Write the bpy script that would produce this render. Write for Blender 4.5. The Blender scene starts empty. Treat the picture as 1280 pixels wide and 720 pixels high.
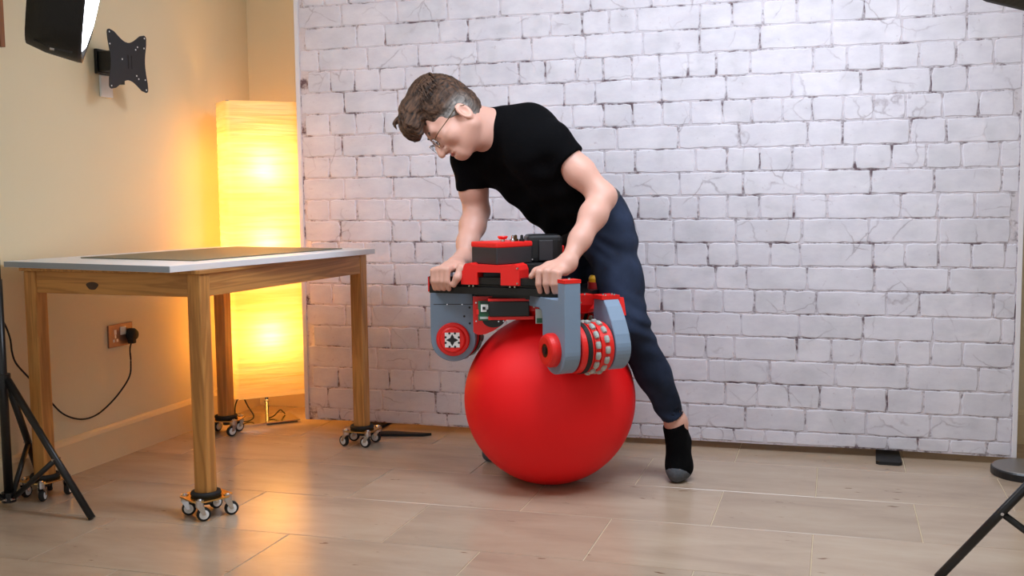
import bpy, bmesh, math, random
import numpy as np
from mathutils import Vector, Matrix
random.seed(7)
rng = np.random.default_rng(7)

# ------------------------------------------------------------------ camera, world, lights
scn = bpy.context.scene
F_PX, CAM_H = 1340.0, 1.08
PITCH, ROLL, YAW = math.radians(5.03), math.radians(0.66), math.radians(16.85)

def cam_basis():
    fw = np.array([-math.sin(YAW)*math.cos(PITCH), math.cos(YAW)*math.cos(PITCH), -math.sin(PITCH)])
    r = np.array([math.cos(YAW), math.sin(YAW), 0.0])
    u = np.cross(r, fw)
    a = -ROLL
    return math.cos(a)*r + math.sin(a)*u, -math.sin(a)*r + math.cos(a)*u, fw
CR, CU, CF = cam_basis()
CP = np.array([0.0, 0.0, CAM_H])
cam_data = bpy.data.cameras.new('camera')
cam_data.sensor_width = 36.0
cam_data.lens = F_PX/1280*36.0
cam_data.clip_start = 0.05
cam = bpy.data.objects.new('camera', cam_data)
scn.collection.objects.link(cam)
cam.matrix_world = Matrix(((CR[0], CU[0], -CF[0], CP[0]), (CR[1], CU[1], -CF[1], CP[1]),
                           (CR[2], CU[2], -CF[2], CP[2]), (0, 0, 0, 1)))
scn.camera = cam

world = bpy.data.worlds.new('world'); scn.world = world
world.use_nodes = True
world.node_tree.nodes['Background'].inputs[0].default_value = (0.93, 0.96, 1.0, 1)
world.node_tree.nodes['Background'].inputs[1].default_value = 0.70

SOFTBOX_POWER_LEFT = 14.0     # emission of the diffuser sheets of the two studio lights
SOFTBOX_POWER_RIGHT = 5.5
LAMP_WATT = 12.5

def area(name, loc, target, size, size_y, power, color):
    d = bpy.data.lights.new(name, 'AREA'); d.shape = 'RECTANGLE'
    d.size, d.size_y, d.energy, d.color = size, size_y, power, color
    o = bpy.data.objects.new(name, d); scn.collection.objects.link(o)
    o.location = loc
    o.rotation_euler = (Vector(target)-Vector(loc)).to_track_quat('-Z', 'Y').to_euler()
    return o
area('overhead_fill', (-0.35, 3.0, 2.44), (-0.30, 3.4, 0), 1.2, 0.5, 43, (0.76, 0.86, 1.0))  # added overhead fill with no fixture, brightens the backdrop towards its top

scn.view_settings.view_transform = 'Standard'
scn.view_settings.look = 'None'
scn.view_settings.gamma = 1
scn.view_settings.use_curve_mapping = False
scn.view_settings.exposure = 0.05

# ------------------------------------------------------------------ helpers
COL = scn.collection
def D(px, py, z):
    """point seen at photograph pixel (px, py), z metres in front of the lens"""
    return CP + z*(CF + CR*(px-640)/F_PX - CU*(py-360)/F_PX)
def on_z(px, py, z=0.0):
    d = CF + CR*(px-640)/F_PX - CU*(py-360)/F_PX
    return CP + d*(z-CAM_H)/d[2]
def on_y(px, py, y):
    d = CF + CR*(px-640)/F_PX - CU*(py-360)/F_PX
    return CP + d*y/d[1]
def on_plane(px, py, p0, n):
    d = CF + CR*(px-640)/F_PX - CU*(py-360)/F_PX
    return CP + d*(np.dot(np.asarray(p0)-CP, n)/np.dot(d, n))

def lin(r, g, b):
    f = lambda c: (c/255/12.92) if c/255 <= 0.04045 else ((c/255+0.055)/1.055)**2.4
    return (f(r), f(g), f(b), 1.0)

def mat(name, rgb, rough=0.5, metal=0.0, var=0.06, scale=12.0, bump=0.0, bscale=60.0, spec=0.5,
        emit=None, emit_s=0.0, stretch=(1, 1, 1), coat=0.0, sheen=0.0, rand=0.0, trans=0.0):
    m = bpy.data.materials.new(name); m.use_nodes = True
    nt = m.node_tree; nd = nt.nodes; lk = nt.links
    p = nd['Principled BSDF']
    p.inputs['Roughness'].default_value = rough
    p.inputs['Metallic'].default_value = metal
    p.inputs['Specular IOR Level'].default_value = spec
    p.inputs['Coat Weight'].default_value = coat
    p.inputs['Sheen Weight'].default_value = sheen
    tc = nd.new('ShaderNodeTexCoord'); mp = nd.new('ShaderNodeMapping')
    mp.inputs['Scale'].default_value = stretch
    lk.new(tc.outputs['Object'], mp.inputs[0])
    nz = nd.new('ShaderNodeTexNoise'); nz.inputs['Scale'].default_value = scale
    nz.inputs['Detail'].default_value = 4
    lk.new(mp.outputs[0], nz.inputs['Vector'])
    c = lin(*rgb)
    mx = nd.new('ShaderNodeMix'); mx.data_type = 'RGBA'
    mx.inputs[6].default_value = tuple(max(0, v*(1-var)) for v in c[:3])+(1,)
    mx.inputs[7].default_value = tuple(min(1, v*(1+var)) for v in c[:3])+(1,)
    lk.new(nz.outputs['Fac'], mx.inputs[0])
    out = mx.outputs[2]
    if rand:
        oi = nd.new('ShaderNodeObjectInfo')
        hs = nd.new('ShaderNodeHueSaturation')
        mr = nd.new('ShaderNodeMapRange')
        mr.inputs[3].default_value = 1-rand; mr.inputs[4].default_value = 1+rand
        lk.new(oi.outputs['Random'], mr.inputs[0]); lk.new(mr.outputs[0], hs.inputs['Value'])
        lk.new(out, hs.inputs['Color']); out = hs.outputs[0]
    lk.new(out, p.inputs['Base Color'])
    if bump:
        n2 = nd.new('ShaderNodeTexNoise'); n2.inputs['Scale'].default_value = bscale
        n2.inputs['Detail'].default_value = 5
        lk.new(mp.outputs[0], n2.inputs['Vector'])
        b = nd.new('ShaderNodeBump'); b.inputs['Strength'].default_value = bump
        b.inputs['Distance'].default_value = 0.01
        lk.new(n2.outputs['Fac'], b.inputs['Height']); lk.new(b.outputs[0], p.inputs['Normal'])
    if emit:
        p.inputs['Emission Color'].default_value = lin(*emit)
        p.inputs['Emission Strength'].default_value = emit_s
    return m

def wood(name, axis, rgb=(202, 143, 76), dark=(146, 90, 41)):
    m = bpy.data.materials.new(name); m.use_nodes = True
    nt = m.node_tree; nd = nt.nodes; lk = nt.links; p = nd['Principled BSDF']
    p.inputs['Roughness'].default_value = 0.42
    tc = nd.new('ShaderNodeTexCoord'); mp = nd.new('ShaderNodeMapping')
    s = [22.0, 22.0, 22.0]; s[axis] = 1.3
    mp.inputs['Scale'].default_value = s
    lk.new(tc.outputs['Object'], mp.inputs[0])
    nz = nd.new('ShaderNodeTexNoise'); nz.inputs['Scale'].default_value = 1.0
    nz.inputs['Detail'].default_value = 3; nz.inputs['Distortion'].default_value = 0.6
    lk.new(mp.outputs[0], nz.inputs['Vector'])
    mul = nd.new('ShaderNodeMath'); mul.operation = 'MULTIPLY'; mul.inputs[1].default_value = 34.0
    lk.new(nz.outputs['Fac'], mul.inputs[0])
    sn = nd.new('ShaderNodeMath'); sn.operation = 'SINE'; lk.new(mul.outputs[0], sn.inputs[0])
    mr = nd.new('ShaderNodeMapRange'); mr.inputs[1].default_value = -1; mr.inputs[2].default_value = 1
    mr.inputs[3].default_value = 0.0; mr.inputs[4].default_value = 0.55
    lk.new(sn.outputs[0], mr.inputs[0])
    mx = nd.new('ShaderNodeMix'); mx.data_type = 'RGBA'
    mx.inputs[6].default_value = lin(*rgb); mx.inputs[7].default_value = lin(*dark)
    lk.new(mr.outputs[0], mx.inputs[0]); lk.new(mx.outputs[2], p.inputs['Base Color'])
    return m

def link(name, me, m=None, parent=None, smooth=False):
    o = bpy.data.objects.new(name, me); COL.objects.link(o)
    if m is not None and not me.materials: me.materials.append(m)
    if parent is not None: o.parent = parent
    if smooth: me.polygons.foreach_set('use_smooth', [True]*len(me.polygons))
    return o
def obj(name, bm, m=None, parent=None, smooth=False):
    bmesh.ops.recalc_face_normals(bm, faces=bm.faces)
    me = bpy.data.meshes.new(name); bm.to_mesh(me); bm.free()
    return link(name, me, m, parent, smooth)
def empty(name, loc=(0, 0, 0), rz=0.0):
    o = bpy.data.objects.new(name, None); COL.objects.link(o)
    o.location = loc; o.rotation_euler = (0, 0, rz); o.empty_display_size = 0.1
    return o
def tag(o, label, cat, group=None):
    o['label'] = label; o['category'] = cat
    if group: o['group'] = group
    return o
def struct(o, label=None):
    o['kind'] = 'structure'
    if label: o['label'] = label
    return o

def bx(bm, x0, x1, y0, y1, z0, z1, bevel=0.0, seg=2, mtx=None):
    r = bmesh.ops.create_cube(bm, size=1.0)
    vs = r['verts']
    for v in vs:
        v.co = Vector(((x0+x1)/2+v.co.x*(x1-x0), (y0+y1)/2+v.co.y*(y1-y0), (z0+z1)/2+v.co.z*(z1-z0)))
    if bevel:
        es = list({e for v in vs for e in v.link_edges})
        rr = bmesh.ops.bevel(bm, geom=es, offset=bevel, segments=seg, affect='EDGES', profile=0.6)
        vs = list({v for f in rr['faces'] for v in f.verts} | {v for v in vs if v.is_valid})
    if mtx is not None:
        bmesh.ops.transform(bm, matrix=mtx, verts=vs)
    return vs
def box(name, m, parent, *a, **k):
    bm = bmesh.new(); bx(bm, *a, **k); return obj(name, bm, m, parent)
def cyl(bm, a, b, ra, rb=None, seg=20, cap=True):
    a, b = Vector(a), Vector(b); rb = ra if rb is None else rb
    d = b-a; q = d.to_track_quat('Z', 'Y').to_matrix()
    ra_, rb_ = [], []
    for i in range(seg):
        t = 2*math.pi*i/seg; e = q @ Vector((math.cos(t), math.sin(t), 0))
        ra_.append(bm.verts.new(a+e*ra)); rb_.append(bm.verts.new(b+e*rb))
    for i in range(seg):
        bm.faces.new((ra_[i], ra_[(i+1) % seg], rb_[(i+1) % seg], rb_[i]))
    if cap:
        bm.faces.new(ra_[::-1]); bm.faces.new(rb_)
def lathe(bm, prof, origin=(0, 0, 0), axis=(0, 0, 1), seg=28):
    """prof: (radius, height) list along axis, closed at ends when radius is 0"""
    q = Vector(axis).to_track_quat('Z', 'Y').to_matrix(); o = Vector(origin)
    rings = []
    for r, h in prof:
        if r < 1e-6: rings.append([bm.verts.new(o+q @ Vector((0, 0, h)))])
        else: rings.append([bm.verts.new(o+q @ Vector((r*math.cos(2*math.pi*i/seg), r*math.sin(2*math.pi*i/seg), h))) for i in range(seg)])
    for A, B in zip(rings, rings[1:]):
        for i in range(seg):
            j = (i+1) % seg
            if len(A) == 1 and len(B) == 1: continue
            if len(A) == 1: bm.faces.new((A[0], B[i], B[j]))
            elif len(B) == 1: bm.faces.new((A[i], A[j], B[0]))
            else: bm.faces.new((A[i], A[j], B[j], B[i]))
def prism(bm, pts, ext, fn):
    """pts: 2-D outline, ext: (v0, v1) extrusion, fn(a, b, v) -> xyz"""
    lo = [bm.verts.new(fn(a, b, ext[0])) for a, b in pts]
    hi = [bm.verts.new(fn(a, b, ext[1])) for a, b in pts]
    n = len(pts)
    bm.faces.new(lo[::-1]); bm.faces.new(hi)
    for i in range(n): bm.faces.new((lo[i], lo[(i+1) % n], hi[(i+1) % n], hi[i]))
def tube(bm, pts, r, seg=8, closed=False):
    pts = [Vector(p) for p in pts]; n = len(pts); rings = []
    up = Vector((0.013, 0.021, 1))
    for i, p in enumerate(pts):
        a = pts[(i-1) % n] if (closed or i) else p
        b = pts[(i+1) % n] if (closed or i < n-1) else p
        t = (b-a).normalized(); s = t.cross(up)
        if s.length < 1e-3: s = t.cross(Vector((1, 0, 0)))
        s.normalize(); w = s.cross(t)
        rr = r[i] if isinstance(r, (list, tuple)) else r
        rings.append([bm.verts.new(p+(s*math.cos(2*math.pi*k/seg)+w*math.sin(2*math.pi*k/seg))*rr) for k in range(seg)])
    m = n if closed else n-1
    for i in range(m):
        A, B = rings[i], rings[(i+1) % n]
        for k in range(seg): bm.faces.new((A[k], A[(k+1) % seg], B[(k+1) % seg], B[k]))
    if not closed:
        bm.faces.new(rings[0][::-1]); bm.faces.new(rings[-1])
def smooth_path(pts, n=8):
    P = [np.array(p, float) for p in pts]; P = [2*P[0]-P[1]]+P+[2*P[-1]-P[-2]]; out = []
    for i in range(1, len(P)-2):
        for k in range(n):
            t = k/n; a, b, c, d = P[i-1:i+3]
            out.append(0.5*(2*b+(c-a)*t+(2*a-5*b+4*c-d)*t*t+(3*b-a-3*c+d)*t**3))
    out.append(P[-2]); return [tuple(v) for v in out]
def copy_tree(o, parent=None):
    c = o.copy(); COL.objects.link(c); c.parent = parent
    for ch in list(o.children): copy_tree(ch, c)
    return c

# ------------------------------------------------------------------ materials
M = {}
M['wall'] = mat('cream_wall_paint', (226, 213, 180), 0.75, var=0.03, scale=3, bump=0.06, bscale=180)
M['skirting'] = mat('cream_gloss_paint', (228, 208, 170), 0.45, var=0.02)
M['ceiling'] = mat('white_ceiling_paint', (240, 238, 232), 0.85, var=0.02)
M['grout'] = mat('sand_grout', (204, 184, 154), 0.8, var=0.08, scale=40)
M['white_lam'] = mat('white_laminate', (232, 232, 235), 0.35, var=0.01)
M['edge_grey'] = mat('grey_edge_banding', (150, 158, 170), 0.45, var=0.02)
M['matgrey'] = mat('olive_cutting_mat', (112, 108, 88), 0.55, var=0.08, scale=30)
M['black_pl'] = mat('black_plastic', (18, 18, 19), 0.42, var=0.15)
M['black_soft'] = mat('black_rubber', (14, 14, 15), 0.7, var=0.15)
M['black_fab'] = mat('black_nylon_fabric', (13, 13, 15), 0.55, var=0.2, bump=0.2, bscale=40)
M['black_met'] = mat('black_painted_metal', (20, 20, 22), 0.35, var=0.1)
M['steel'] = mat('bright_zinc_steel', (205, 205, 208), 0.22, 1.0, var=0.05)
M['brass'] = mat('brass_tinted_plate', (214, 176, 108), 0.25, 1.0, var=0.06)
M['chrome'] = mat('brushed_chrome', (215, 213, 210), 0.16, 1.0, var=0.03)
M['copper'] = mat('copper_brushed_faceplate', (150, 118, 100), 0.36, 0.7, var=0.06, stretch=(1, 1, 12))
M['white_pl'] = mat('white_plastic', (228, 228, 226), 0.4, var=0.02)
M['red'] = mat('red_printed_plastic', (226, 30, 26), 0.42, var=0.05, scale=25)
M['dred'] = mat('dark_red_plastic', (150, 14, 16), 0.45, var=0.06)
M['ball'] = mat('red_stretch_cover', (242, 18, 24), 0.55, var=0.04, scale=2.5, bump=0.04, bscale=220, spec=0.3)
M['grey'] = mat('grey_printed_plastic', (122, 142, 164), 0.5, var=0.03, scale=20, stretch=(1, 1, 14))
M['roller'] = mat('pale_grey_rubber_roller', (168, 176, 170), 0.55, var=0.06)
M['darkbox'] = mat('charcoal_case_plastic', (44, 41, 44), 0.5, var=0.08)
M['pcb'] = mat('green_circuit_board', (30, 92, 62), 0.4, var=0.3, scale=90)
M['yellow'] = mat('yellow_plastic', (220, 165, 25), 0.4)
M['disc_grey'] = mat('grey_satin_metal', (128, 122, 118), 0.4, 0.4, var=0.05)
M['frame_wood'] = wood('brown_shelf_wood', 2, (150, 92, 48), (110, 62, 30))
M['woodx'] = wood('pine_grain_along_x', 0); M['woody'] = wood('pine_grain_along_y', 1); M['woodz'] = wood('pine_grain_along_z', 2)
M['knot'] = mat('dark_pine_knot', (70, 44, 26), 0.5, var=0.4, scale=70)
M['skin'] = mat('skin', (208, 158, 140), 0.5, var=0.07, scale=9, bump=0.04, bscale=150)
M['skin'].node_tree.nodes['Principled BSDF'].inputs['Subsurface Weight'].default_value = 0.08
M['skin'].node_tree.nodes['Principled BSDF'].inputs['Subsurface Radius'].default_value = (0.02, 0.008, 0.005)
M['lip'] = mat('lip_skin', (176, 92, 84), 0.45)
M['shirt'] = mat('black_cotton_jersey', (9, 9, 11), 0.9, var=0.15, bump=0.15, bscale=300, spec=0.06)
M['sock'] = mat('black_knit_sock', (7, 7, 8), 0.95, var=0.2, bump=0.3, bscale=400, spec=0.1)
M['sockgrey'] = mat('grey_marl_knit', (80, 83, 88), 0.95, var=0.35, scale=120, bump=0.3, bscale=400)
M['leather'] = mat('dark_leather_belt', (24, 20, 18), 0.45)
M['gold'] = mat('bronze_glasses_metal', (92, 74, 52), 0.3, 0.8)

# ------------------------------------------------------------------ the room
WX, WY, RX, CEIL, Y0 = -2.87, 4.90, 2.30, 2.50, -0.60
o = box('wall_left', M['wall'], None, WX-0.1, WX, Y0, WY+0.1, -0.02, CEIL); struct(o, 'cream painted left wall')
o = box('wall_back', M['wall'], None, WX, RX, WY, WY+0.1, -0.02, CEIL); struct(o, 'cream painted back wall behind the brick print backdrop')
o = box('wall_right', M['wall'], None, RX, RX+0.1, Y0, WY+0.1, -0.02, CEIL); struct(o, 'cream painted right wall')
o = box('ceiling', M['ceiling'], None, WX-0.1, RX+0.1, Y0, WY+0.1, CEIL, CEIL+0.1); struct(o, 'white ceiling')
# skirting boards with a sloped top lip
def skirting(name, fn, L, label):
    bm = bmesh.new()
    prism(bm, [(0, 0), (0.016, 0), (0.016, 0.125), (0.010, 0.138), (0.004, 0.145), (0, 0.147)], (0, L), fn)
    struct(obj(name, bm, M['skirting']), label)
skirting('baseboard_left', lambda a, b, v: (WX+a, Y0+v, b), WY-Y0, 'cream skirting board along the left wall')
skirting('baseboard_back', lambda a, b, v: (WX+0.016+v, WY-a, b), RX-WX-0.016, 'cream skirting board along the back wall')

# floor: grout bed and single stone tiles in running bond
TW, TD = 0.645, 0.425
floor = box('floor', M['grout'], None, WX-0.1, RX+0.1, Y0, WY+0.1, -0.06, -0.0022)
struct(floor, 'pale stone tiled floor in running bond')
def tile_material():
    m = bpy.data.materials.new('travertine_tile'); m.use_nodes = True
    nt = m.node_tree; nd = nt.nodes; lk = nt.links; p = nd['Principled BSDF']
    p.inputs['Roughness'].default_value = 0.24; p.inputs['Specular IOR Level'].default_value = 0.5
    ge = nd.new('ShaderNodeNewGeometry'); oi = nd.new('ShaderNodeObjectInfo')
    ad = nd.new('ShaderNodeVectorMath'); ad.operation = 'MULTIPLY_ADD'
    ad.inputs[1].default_value = (1.3, 4.2, 1.0)
    lk.new(ge.outputs['Position'], ad.inputs[0])
    sc = nd.new('ShaderNodeVectorMath'); sc.operation = 'SCALE'; sc.inputs[0].default_value = (9, 5, 7)
    lk.new(oi.outputs['Random'], sc.inputs['Scale']); lk.new(sc.outputs[0], ad.inputs[2])
    n1 = nd.new('ShaderNodeTexNoise'); n1.inputs['Scale'].default_value = 1.6; n1.inputs['Detail'].default_value = 8
    n1.inputs['Roughness'].default_value = 0.62; n1.inputs['Distortion'].default_value = 0.4
    lk.new(ad.outputs[0], n1.inputs['Vector'])
    cr = nd.new('ShaderNodeValToRGB')
    e = cr.color_ramp.elements
    e[0].position = 0.28; e[0].color = lin(166, 144, 124); e[1].position = 0.74; e[1].color = lin(190, 171, 149)
    k = cr.color_ramp.elements.new(0.52); k.color = lin(182, 160, 138)
    lk.new(n1.outputs['Fac'], cr.inputs[0])
    # small darker pits
    n2 = nd.new('ShaderNodeTexNoise'); n2.inputs['Scale'].default_value = 9; n2.inputs['Detail'].default_value = 3
    lk.new(ad.outputs[0], n2.inputs['Vector'])
    r2 = nd.new('ShaderNodeMapRange'); r2.inputs[1].default_value = 0.70; r2.inputs[2].default_value = 0.78
    lk.new(n2.outputs['Fac'], r2.inputs[0])
    mx = nd.new('ShaderNodeMix'); mx.data_type = 'RGBA'; mx.blend_type = 'MULTIPLY'
    mx.inputs[7].default_value = lin(170, 140, 120)
    lk.new(r2.outputs[0], mx.inputs[0]); lk.new(cr.outputs[0], mx.inputs[6])
    hs = nd.new('ShaderNodeHueSaturation'); mr = nd.new('ShaderNodeMapRange')
    mr.inputs[3].default_value = 0.92; mr.inputs[4].default_value = 1.05
    lk.new(oi.outputs['Random'], mr.inputs[0]); lk.new(mr.outputs[0], hs.inputs['Value'])
    lk.new(mx.outputs[2], hs.inputs['Color']); lk.new(hs.outputs[0], p.inputs['Base Color'])
    rr = nd.new('ShaderNodeMapRange'); rr.inputs[3].default_value = 0.19; rr.inputs[4].default_value = 0.28
    lk.new(n1.outputs['Fac'], rr.inputs[0]); lk.new(rr.outputs[0], p.inputs['Roughness'])
    b = nd.new('ShaderNodeBump'); b.inputs['Strength'].default_value = 0.012; b.inputs['Distance'].default_value = 0.01
    lk.new(n1.outputs['Fac'], b.inputs['Height']); lk.new(b.outputs[0], p.inputs['Normal'])
    return m
M['tile'] = tile_material()
meshes = {}
def tile_mesh(w, d):
    key = (round(w, 3), round(d, 3))
    if key not in meshes:
        bm = bmesh.new(); g = 0.0016; c = 0.0012
        x, y = w/2-g, d/2-g
        lo = [bm.verts.new(q) for q in ((-x, -y, -0.012), (x, -y, -0.012), (x, y, -0.012), (-x, y, -0.012))]
        md = [bm.verts.new(q) for q in ((-x, -y, -c), (x, -y, -c), (x, y, -c), (-x, y, -c))]
        hi = [bm.verts.new(q) for q in ((-x+c, -y+c, 0), (x-c, -y+c, 0), (x-c, y-c, 0), (-x+c, y-c, 0))]
        for A, B in ((lo, md), (md, hi)):
            for i in range(4): bm.faces.new((A[i], A[(i+1) % 4], B[(i+1) % 4], B[i]))
        bm.faces.new(hi)
        me = bpy.data.meshes.new('tile'); bm.to_mesh(me); bm.free(); me.materials.append(M['tile'])
        meshes[key] = me
    return meshes[key]
row = 0
y = 4.28-TD*12
k0 = -12
for k in range(-12, 2):
    ya, yb = max(4.28+k*TD, Y0), min(4.28+(k+1)*TD, WY)
    if yb-ya < 0.02: continue
    xoff = 0.269 if k % 2 == 0 else 0.589
    for j in range(-6, 5):
        xa, xb = max(xoff+j*TW, WX), min(xoff+(j+1)*TW, RX)
        if xb-xa < 0.02: continue
        t = link('tile', tile_mesh(xb-xa, yb-ya), None, floor)
        t.location = ((xa+xb)/2, (ya+yb)/2, 0)

# ------------------------------------------------------------------ brick-print backdrop
BY = 4.50                               # plane of the cloth
BX0, BX1, BZ0, BZ1 = -2.385, 0.682, 0.03, 2.28
def print_material(name, lo, hi, stain):
    m = bpy.data.materials.new(name); m.use_nodes = True
    nt = m.node_tree; nd = nt.nodes; lk = nt.links; p = nd['Principled BSDF']
    p.inputs['Roughness'].default_value = 0.8; p.inputs['Specular IOR Level'].default_value = 0.25
    ge = nd.new('ShaderNodeNewGeometry')
    mp = nd.new('ShaderNodeMapping'); mp.inputs['Scale'].default_value = (1, 1, 2.0)
    lk.new(ge.outputs['Position'], mp.inputs[0])
    n1 = nd.new('ShaderNodeTexNoise'); n1.inputs['Scale'].default_value = 9; n1.inputs['Detail'].default_value = 7
    n1.inputs['Roughness'].default_value = 0.7
    lk.new(mp.outputs[0], n1.inputs['Vector'])
    mx = nd.new('ShaderNodeMix'); mx.data_type = 'RGBA'
    mx.inputs[6].default_value = lin(*lo); mx.inputs[7].default_value = lin(*hi)
    mr = nd.new('ShaderNodeMapRange'); mr.inputs[1].default_value = 0.3; mr.inputs[2].default_value = 0.7
    lk.new(n1.outputs['Fac'], mr.inputs[0]); lk.new(mr.outputs[0], mx.inputs[0])
    n2 = nd.new('ShaderNodeTexNoise'); n2.inputs['Scale'].default_value = stain[0]; n2.inputs['Detail'].default_value = 5
    n2.inputs['Roughness'].default_value = 0.75
    lk.new(ge.outputs['Position'], n2.inputs['Vector'])
    r2 = nd.new('ShaderNodeMapRange'); r2.inputs[1].default_value = stain[1]; r2.inputs[2].default_value = stain[2]
    r2.inputs[4].default_value = stain[4]
    lk.new(n2.outputs['Fac'], r2.inputs[0])
    m2 = nd.new('ShaderNodeMix'); m2.data_type = 'RGBA'; m2.inputs[7].default_value = lin(*stain[3])
    lk.new(r2.outputs[0], m2.inputs[0]); lk.new(mx.outputs[2], m2.inputs[6])
    # thin printed cracks, broken up by noise
    vo = nd.new('ShaderNodeTexVoronoi'); vo.feature = 'DISTANCE_TO_EDGE'; vo.inputs['Scale'].default_value = 5.5
    dsv = nd.new('ShaderNodeVectorMath'); dsv.operation = 'MULTIPLY_ADD'; dsv.inputs[1].default_value = (0.07, 0.07, 0.07)
    n3 = nd.new('ShaderNodeTexNoise'); n3.inputs['Scale'].default_value = 11; n3.inputs['Detail'].default_value = 4
    lk.new(ge.outputs['Position'], n3.inputs['Vector']); lk.new(n3.outputs['Color'], dsv.inputs[0]); lk.new(ge.outputs['Position'], dsv.inputs[2])
    lk.new(dsv.outputs[0], vo.inputs['Vector'])
    r3 = nd.new('ShaderNodeMapRange'); r3.inputs[1].default_value = 0.0; r3.inputs[2].default_value = 0.020; r3.inputs[3].default_value = 1.0; r3.inputs[4].default_value = 0.0
    lk.new(vo.outputs['Distance'], r3.inputs[0])
    n4 = nd.new('ShaderNodeTexNoise'); n4.inputs['Scale'].default_value = 6; n4.inputs['Detail'].default_value = 3; lk.new(ge.outputs['Position'], n4.inputs['Vector'])
    r4 = nd.new('ShaderNodeMapRange'); r4.inputs[1].default_value = 0.50; r4.inputs[2].default_value = 0.64; r4.inputs[4].default_value = 0.45; lk.new(n4.outputs['Fac'], r4.inputs[0])
    mu = nd.new('ShaderNodeMath'); mu.operation = 'MULTIPLY'; lk.new(r3.outputs[0], mu.inputs[0]); lk.new(r4.outputs[0], mu.inputs[1])
    m3 = nd.new('ShaderNodeMix'); m3.data_type = 'RGBA'; m3.inputs[7].default_value = lin(138, 116, 124)
    lk.new(mu.outputs[0], m3.inputs[0]); lk.new(m2.outputs[2], m3.inputs[6]); m2 = m3
    oi = nd.new('ShaderNodeObjectInfo'); hs = nd.new('ShaderNodeHueSaturation'); mv = nd.new('ShaderNodeMapRange')
    mv.inputs[3].default_value = 0.965; mv.inputs[4].default_value = 1.02
    lk.new(oi.outputs['Random'], mv.inputs[0]); lk.new(mv.outputs[0], hs.inputs['Value'])
    lk.new(m2.outputs[2], hs.inputs['Color']); lk.new(hs.outputs[0], p.inputs['Base Color'])
    b = nd.new('ShaderNodeBump'); b.inputs['Strength'].default_value = 0.25; b.inputs['Distance'].default_value = 0.006
    lk.new(n1.outputs['Fac'], b.inputs['Height']); lk.new(b.outputs[0], p.inputs['Normal'])
    tr = nd.new('ShaderNodeBsdfTranslucent'); lk.new(hs.outputs[0], tr.inputs[0])      # thin cloth lets the lamp behind it glow through
    ms = nd.new('ShaderNodeMixShader'); ms.inputs[0].default_value = 0.38
    out = [n for n in nd if n.type == 'OUTPUT_MATERIAL'][0]
    lk.new(p.outputs[0], ms.inputs[1]); lk.new(tr.outputs[0], ms.inputs[2]); lk.new(ms.outputs[0], out.inputs[0])
    return m
M['brick'] = print_material('whitewashed_brick_print', (238, 234, 242), (253, 250, 255), (30, 0.62, 0.74, (196, 180, 186), 0.6))
M['mortar'] = print_material('mortar_joint_print', (226, 220, 228), (244, 238, 246), (13, 0.49, 0.62, (108, 86, 94), 0.95))
M['hem'] = mat('white_cloth_hem', (226, 220, 222), 0.8, var=0.02)
backdrop = empty('photo_backdrop', (0, BY, 0))
tag(backdrop, 'wide hanging photo backdrop printed with whitewashed bricks', 'backdrop')
# the cloth itself, hanging with a slightly wavy lower edge
nx = 120
vs, fs = [], []
zs = [0.0, 0.03, 0.3, 0.8, 1.4, BZ1]
for i in range(nx+1):
    x = BX0+(BX1-BX0)*i/nx
    wob = 0.0025*math.sin(x*3.1+1)+0.0012*math.sin(x*8.3)
    for zz in zs:
        vs.append((x, 0.0, zz if zz == BZ1 else (BZ0+wob*(1 if zz == 0 else 0)+zz)))
nr = len(zs)
for i in range(nx):
    for j in range(nr-1):
        a = i*nr+j; fs.append((a, a+nr, a+nr+1, a+1))
me = bpy.data.meshes.new('cloth'); me.from_pydata(vs, [], fs)
cloth = link('cloth', me, M['mortar'], backdrop)
for nm, args in (('side_hem', (BX0-0.004, BX0+0.016, -0.007, 0.006, BZ0, BZ1)), ('side_hem', (BX1-0.014, BX1+0.004, -0.007, 0.006, BZ0, BZ1))):
    box(nm, M['hem'], backdrop, *args, bevel=0.002)
# bricks: header and stretcher courses alternating
def brick_mesh(w, h, seed):
    r = random.Random(seed); bm = bmesh.new()
    P = []
    nxp, nzp = (5 if w < 0.16 else 8), 3
    def j(s): return r.uniform(-s, s)
    cut = 0.004
    top = [(-w/2+w*i/nxp, h/2) for i in range(nxp+1)]; bot = [(w/2-w*i/nxp, -h/2) for i in range(nxp+1)]
    lft = [(-w/2, -h/2+h*i/nzp) for i in range(1, nzp)]; rgt = [(w/2, h/2-h*i/nzp) for i in range(1, nzp)]
    ring = top+rgt+bot+lft
    ring = [(x+j(0.0026), z+j(0.0026)) for x, z in ring]
    for q in (0, nxp, nxp+len(rgt)+1, nxp+len(rgt)+1+nxp):
        x, z = ring[q]; ring[q] = (x*(1-0.003/w*2), z*(1-0.003/h))
    A = [bm.verts.new((x, 0.001, z)) for x, z in ring]
    B = [bm.verts.new((x*(1-0.004/w*2)+j(0.0006), -0.0032, z*(1-0.004/h*2)+j(0.0006))) for x, z in ring]
    n = len(ring)
    for i in range(n): bm.faces.new((A[i], B[i], B[(i+1) % n], A[(i+1) % n]))
    bm.faces.new(B)
    bmesh.ops.recalc_face_normals(bm, faces=bm.faces)
    me = bpy.data.meshes.new('brick'); bm.to_mesh(me); bm.free(); me.materials.append(M['brick'])
    return me
CH, GAP = 0.0973, 0.0036
HW, SW = 0.127, 0.257
var_h = [brick_mesh(HW-GAP, CH-GAP, 100+i) for i in range(10)]
var_s = [brick_mesh(SW-GAP, CH-GAP, 200+i) for i in range(10)]
spots = []
zrow0 = 1.6457                      # joint below a stretcher course
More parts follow.
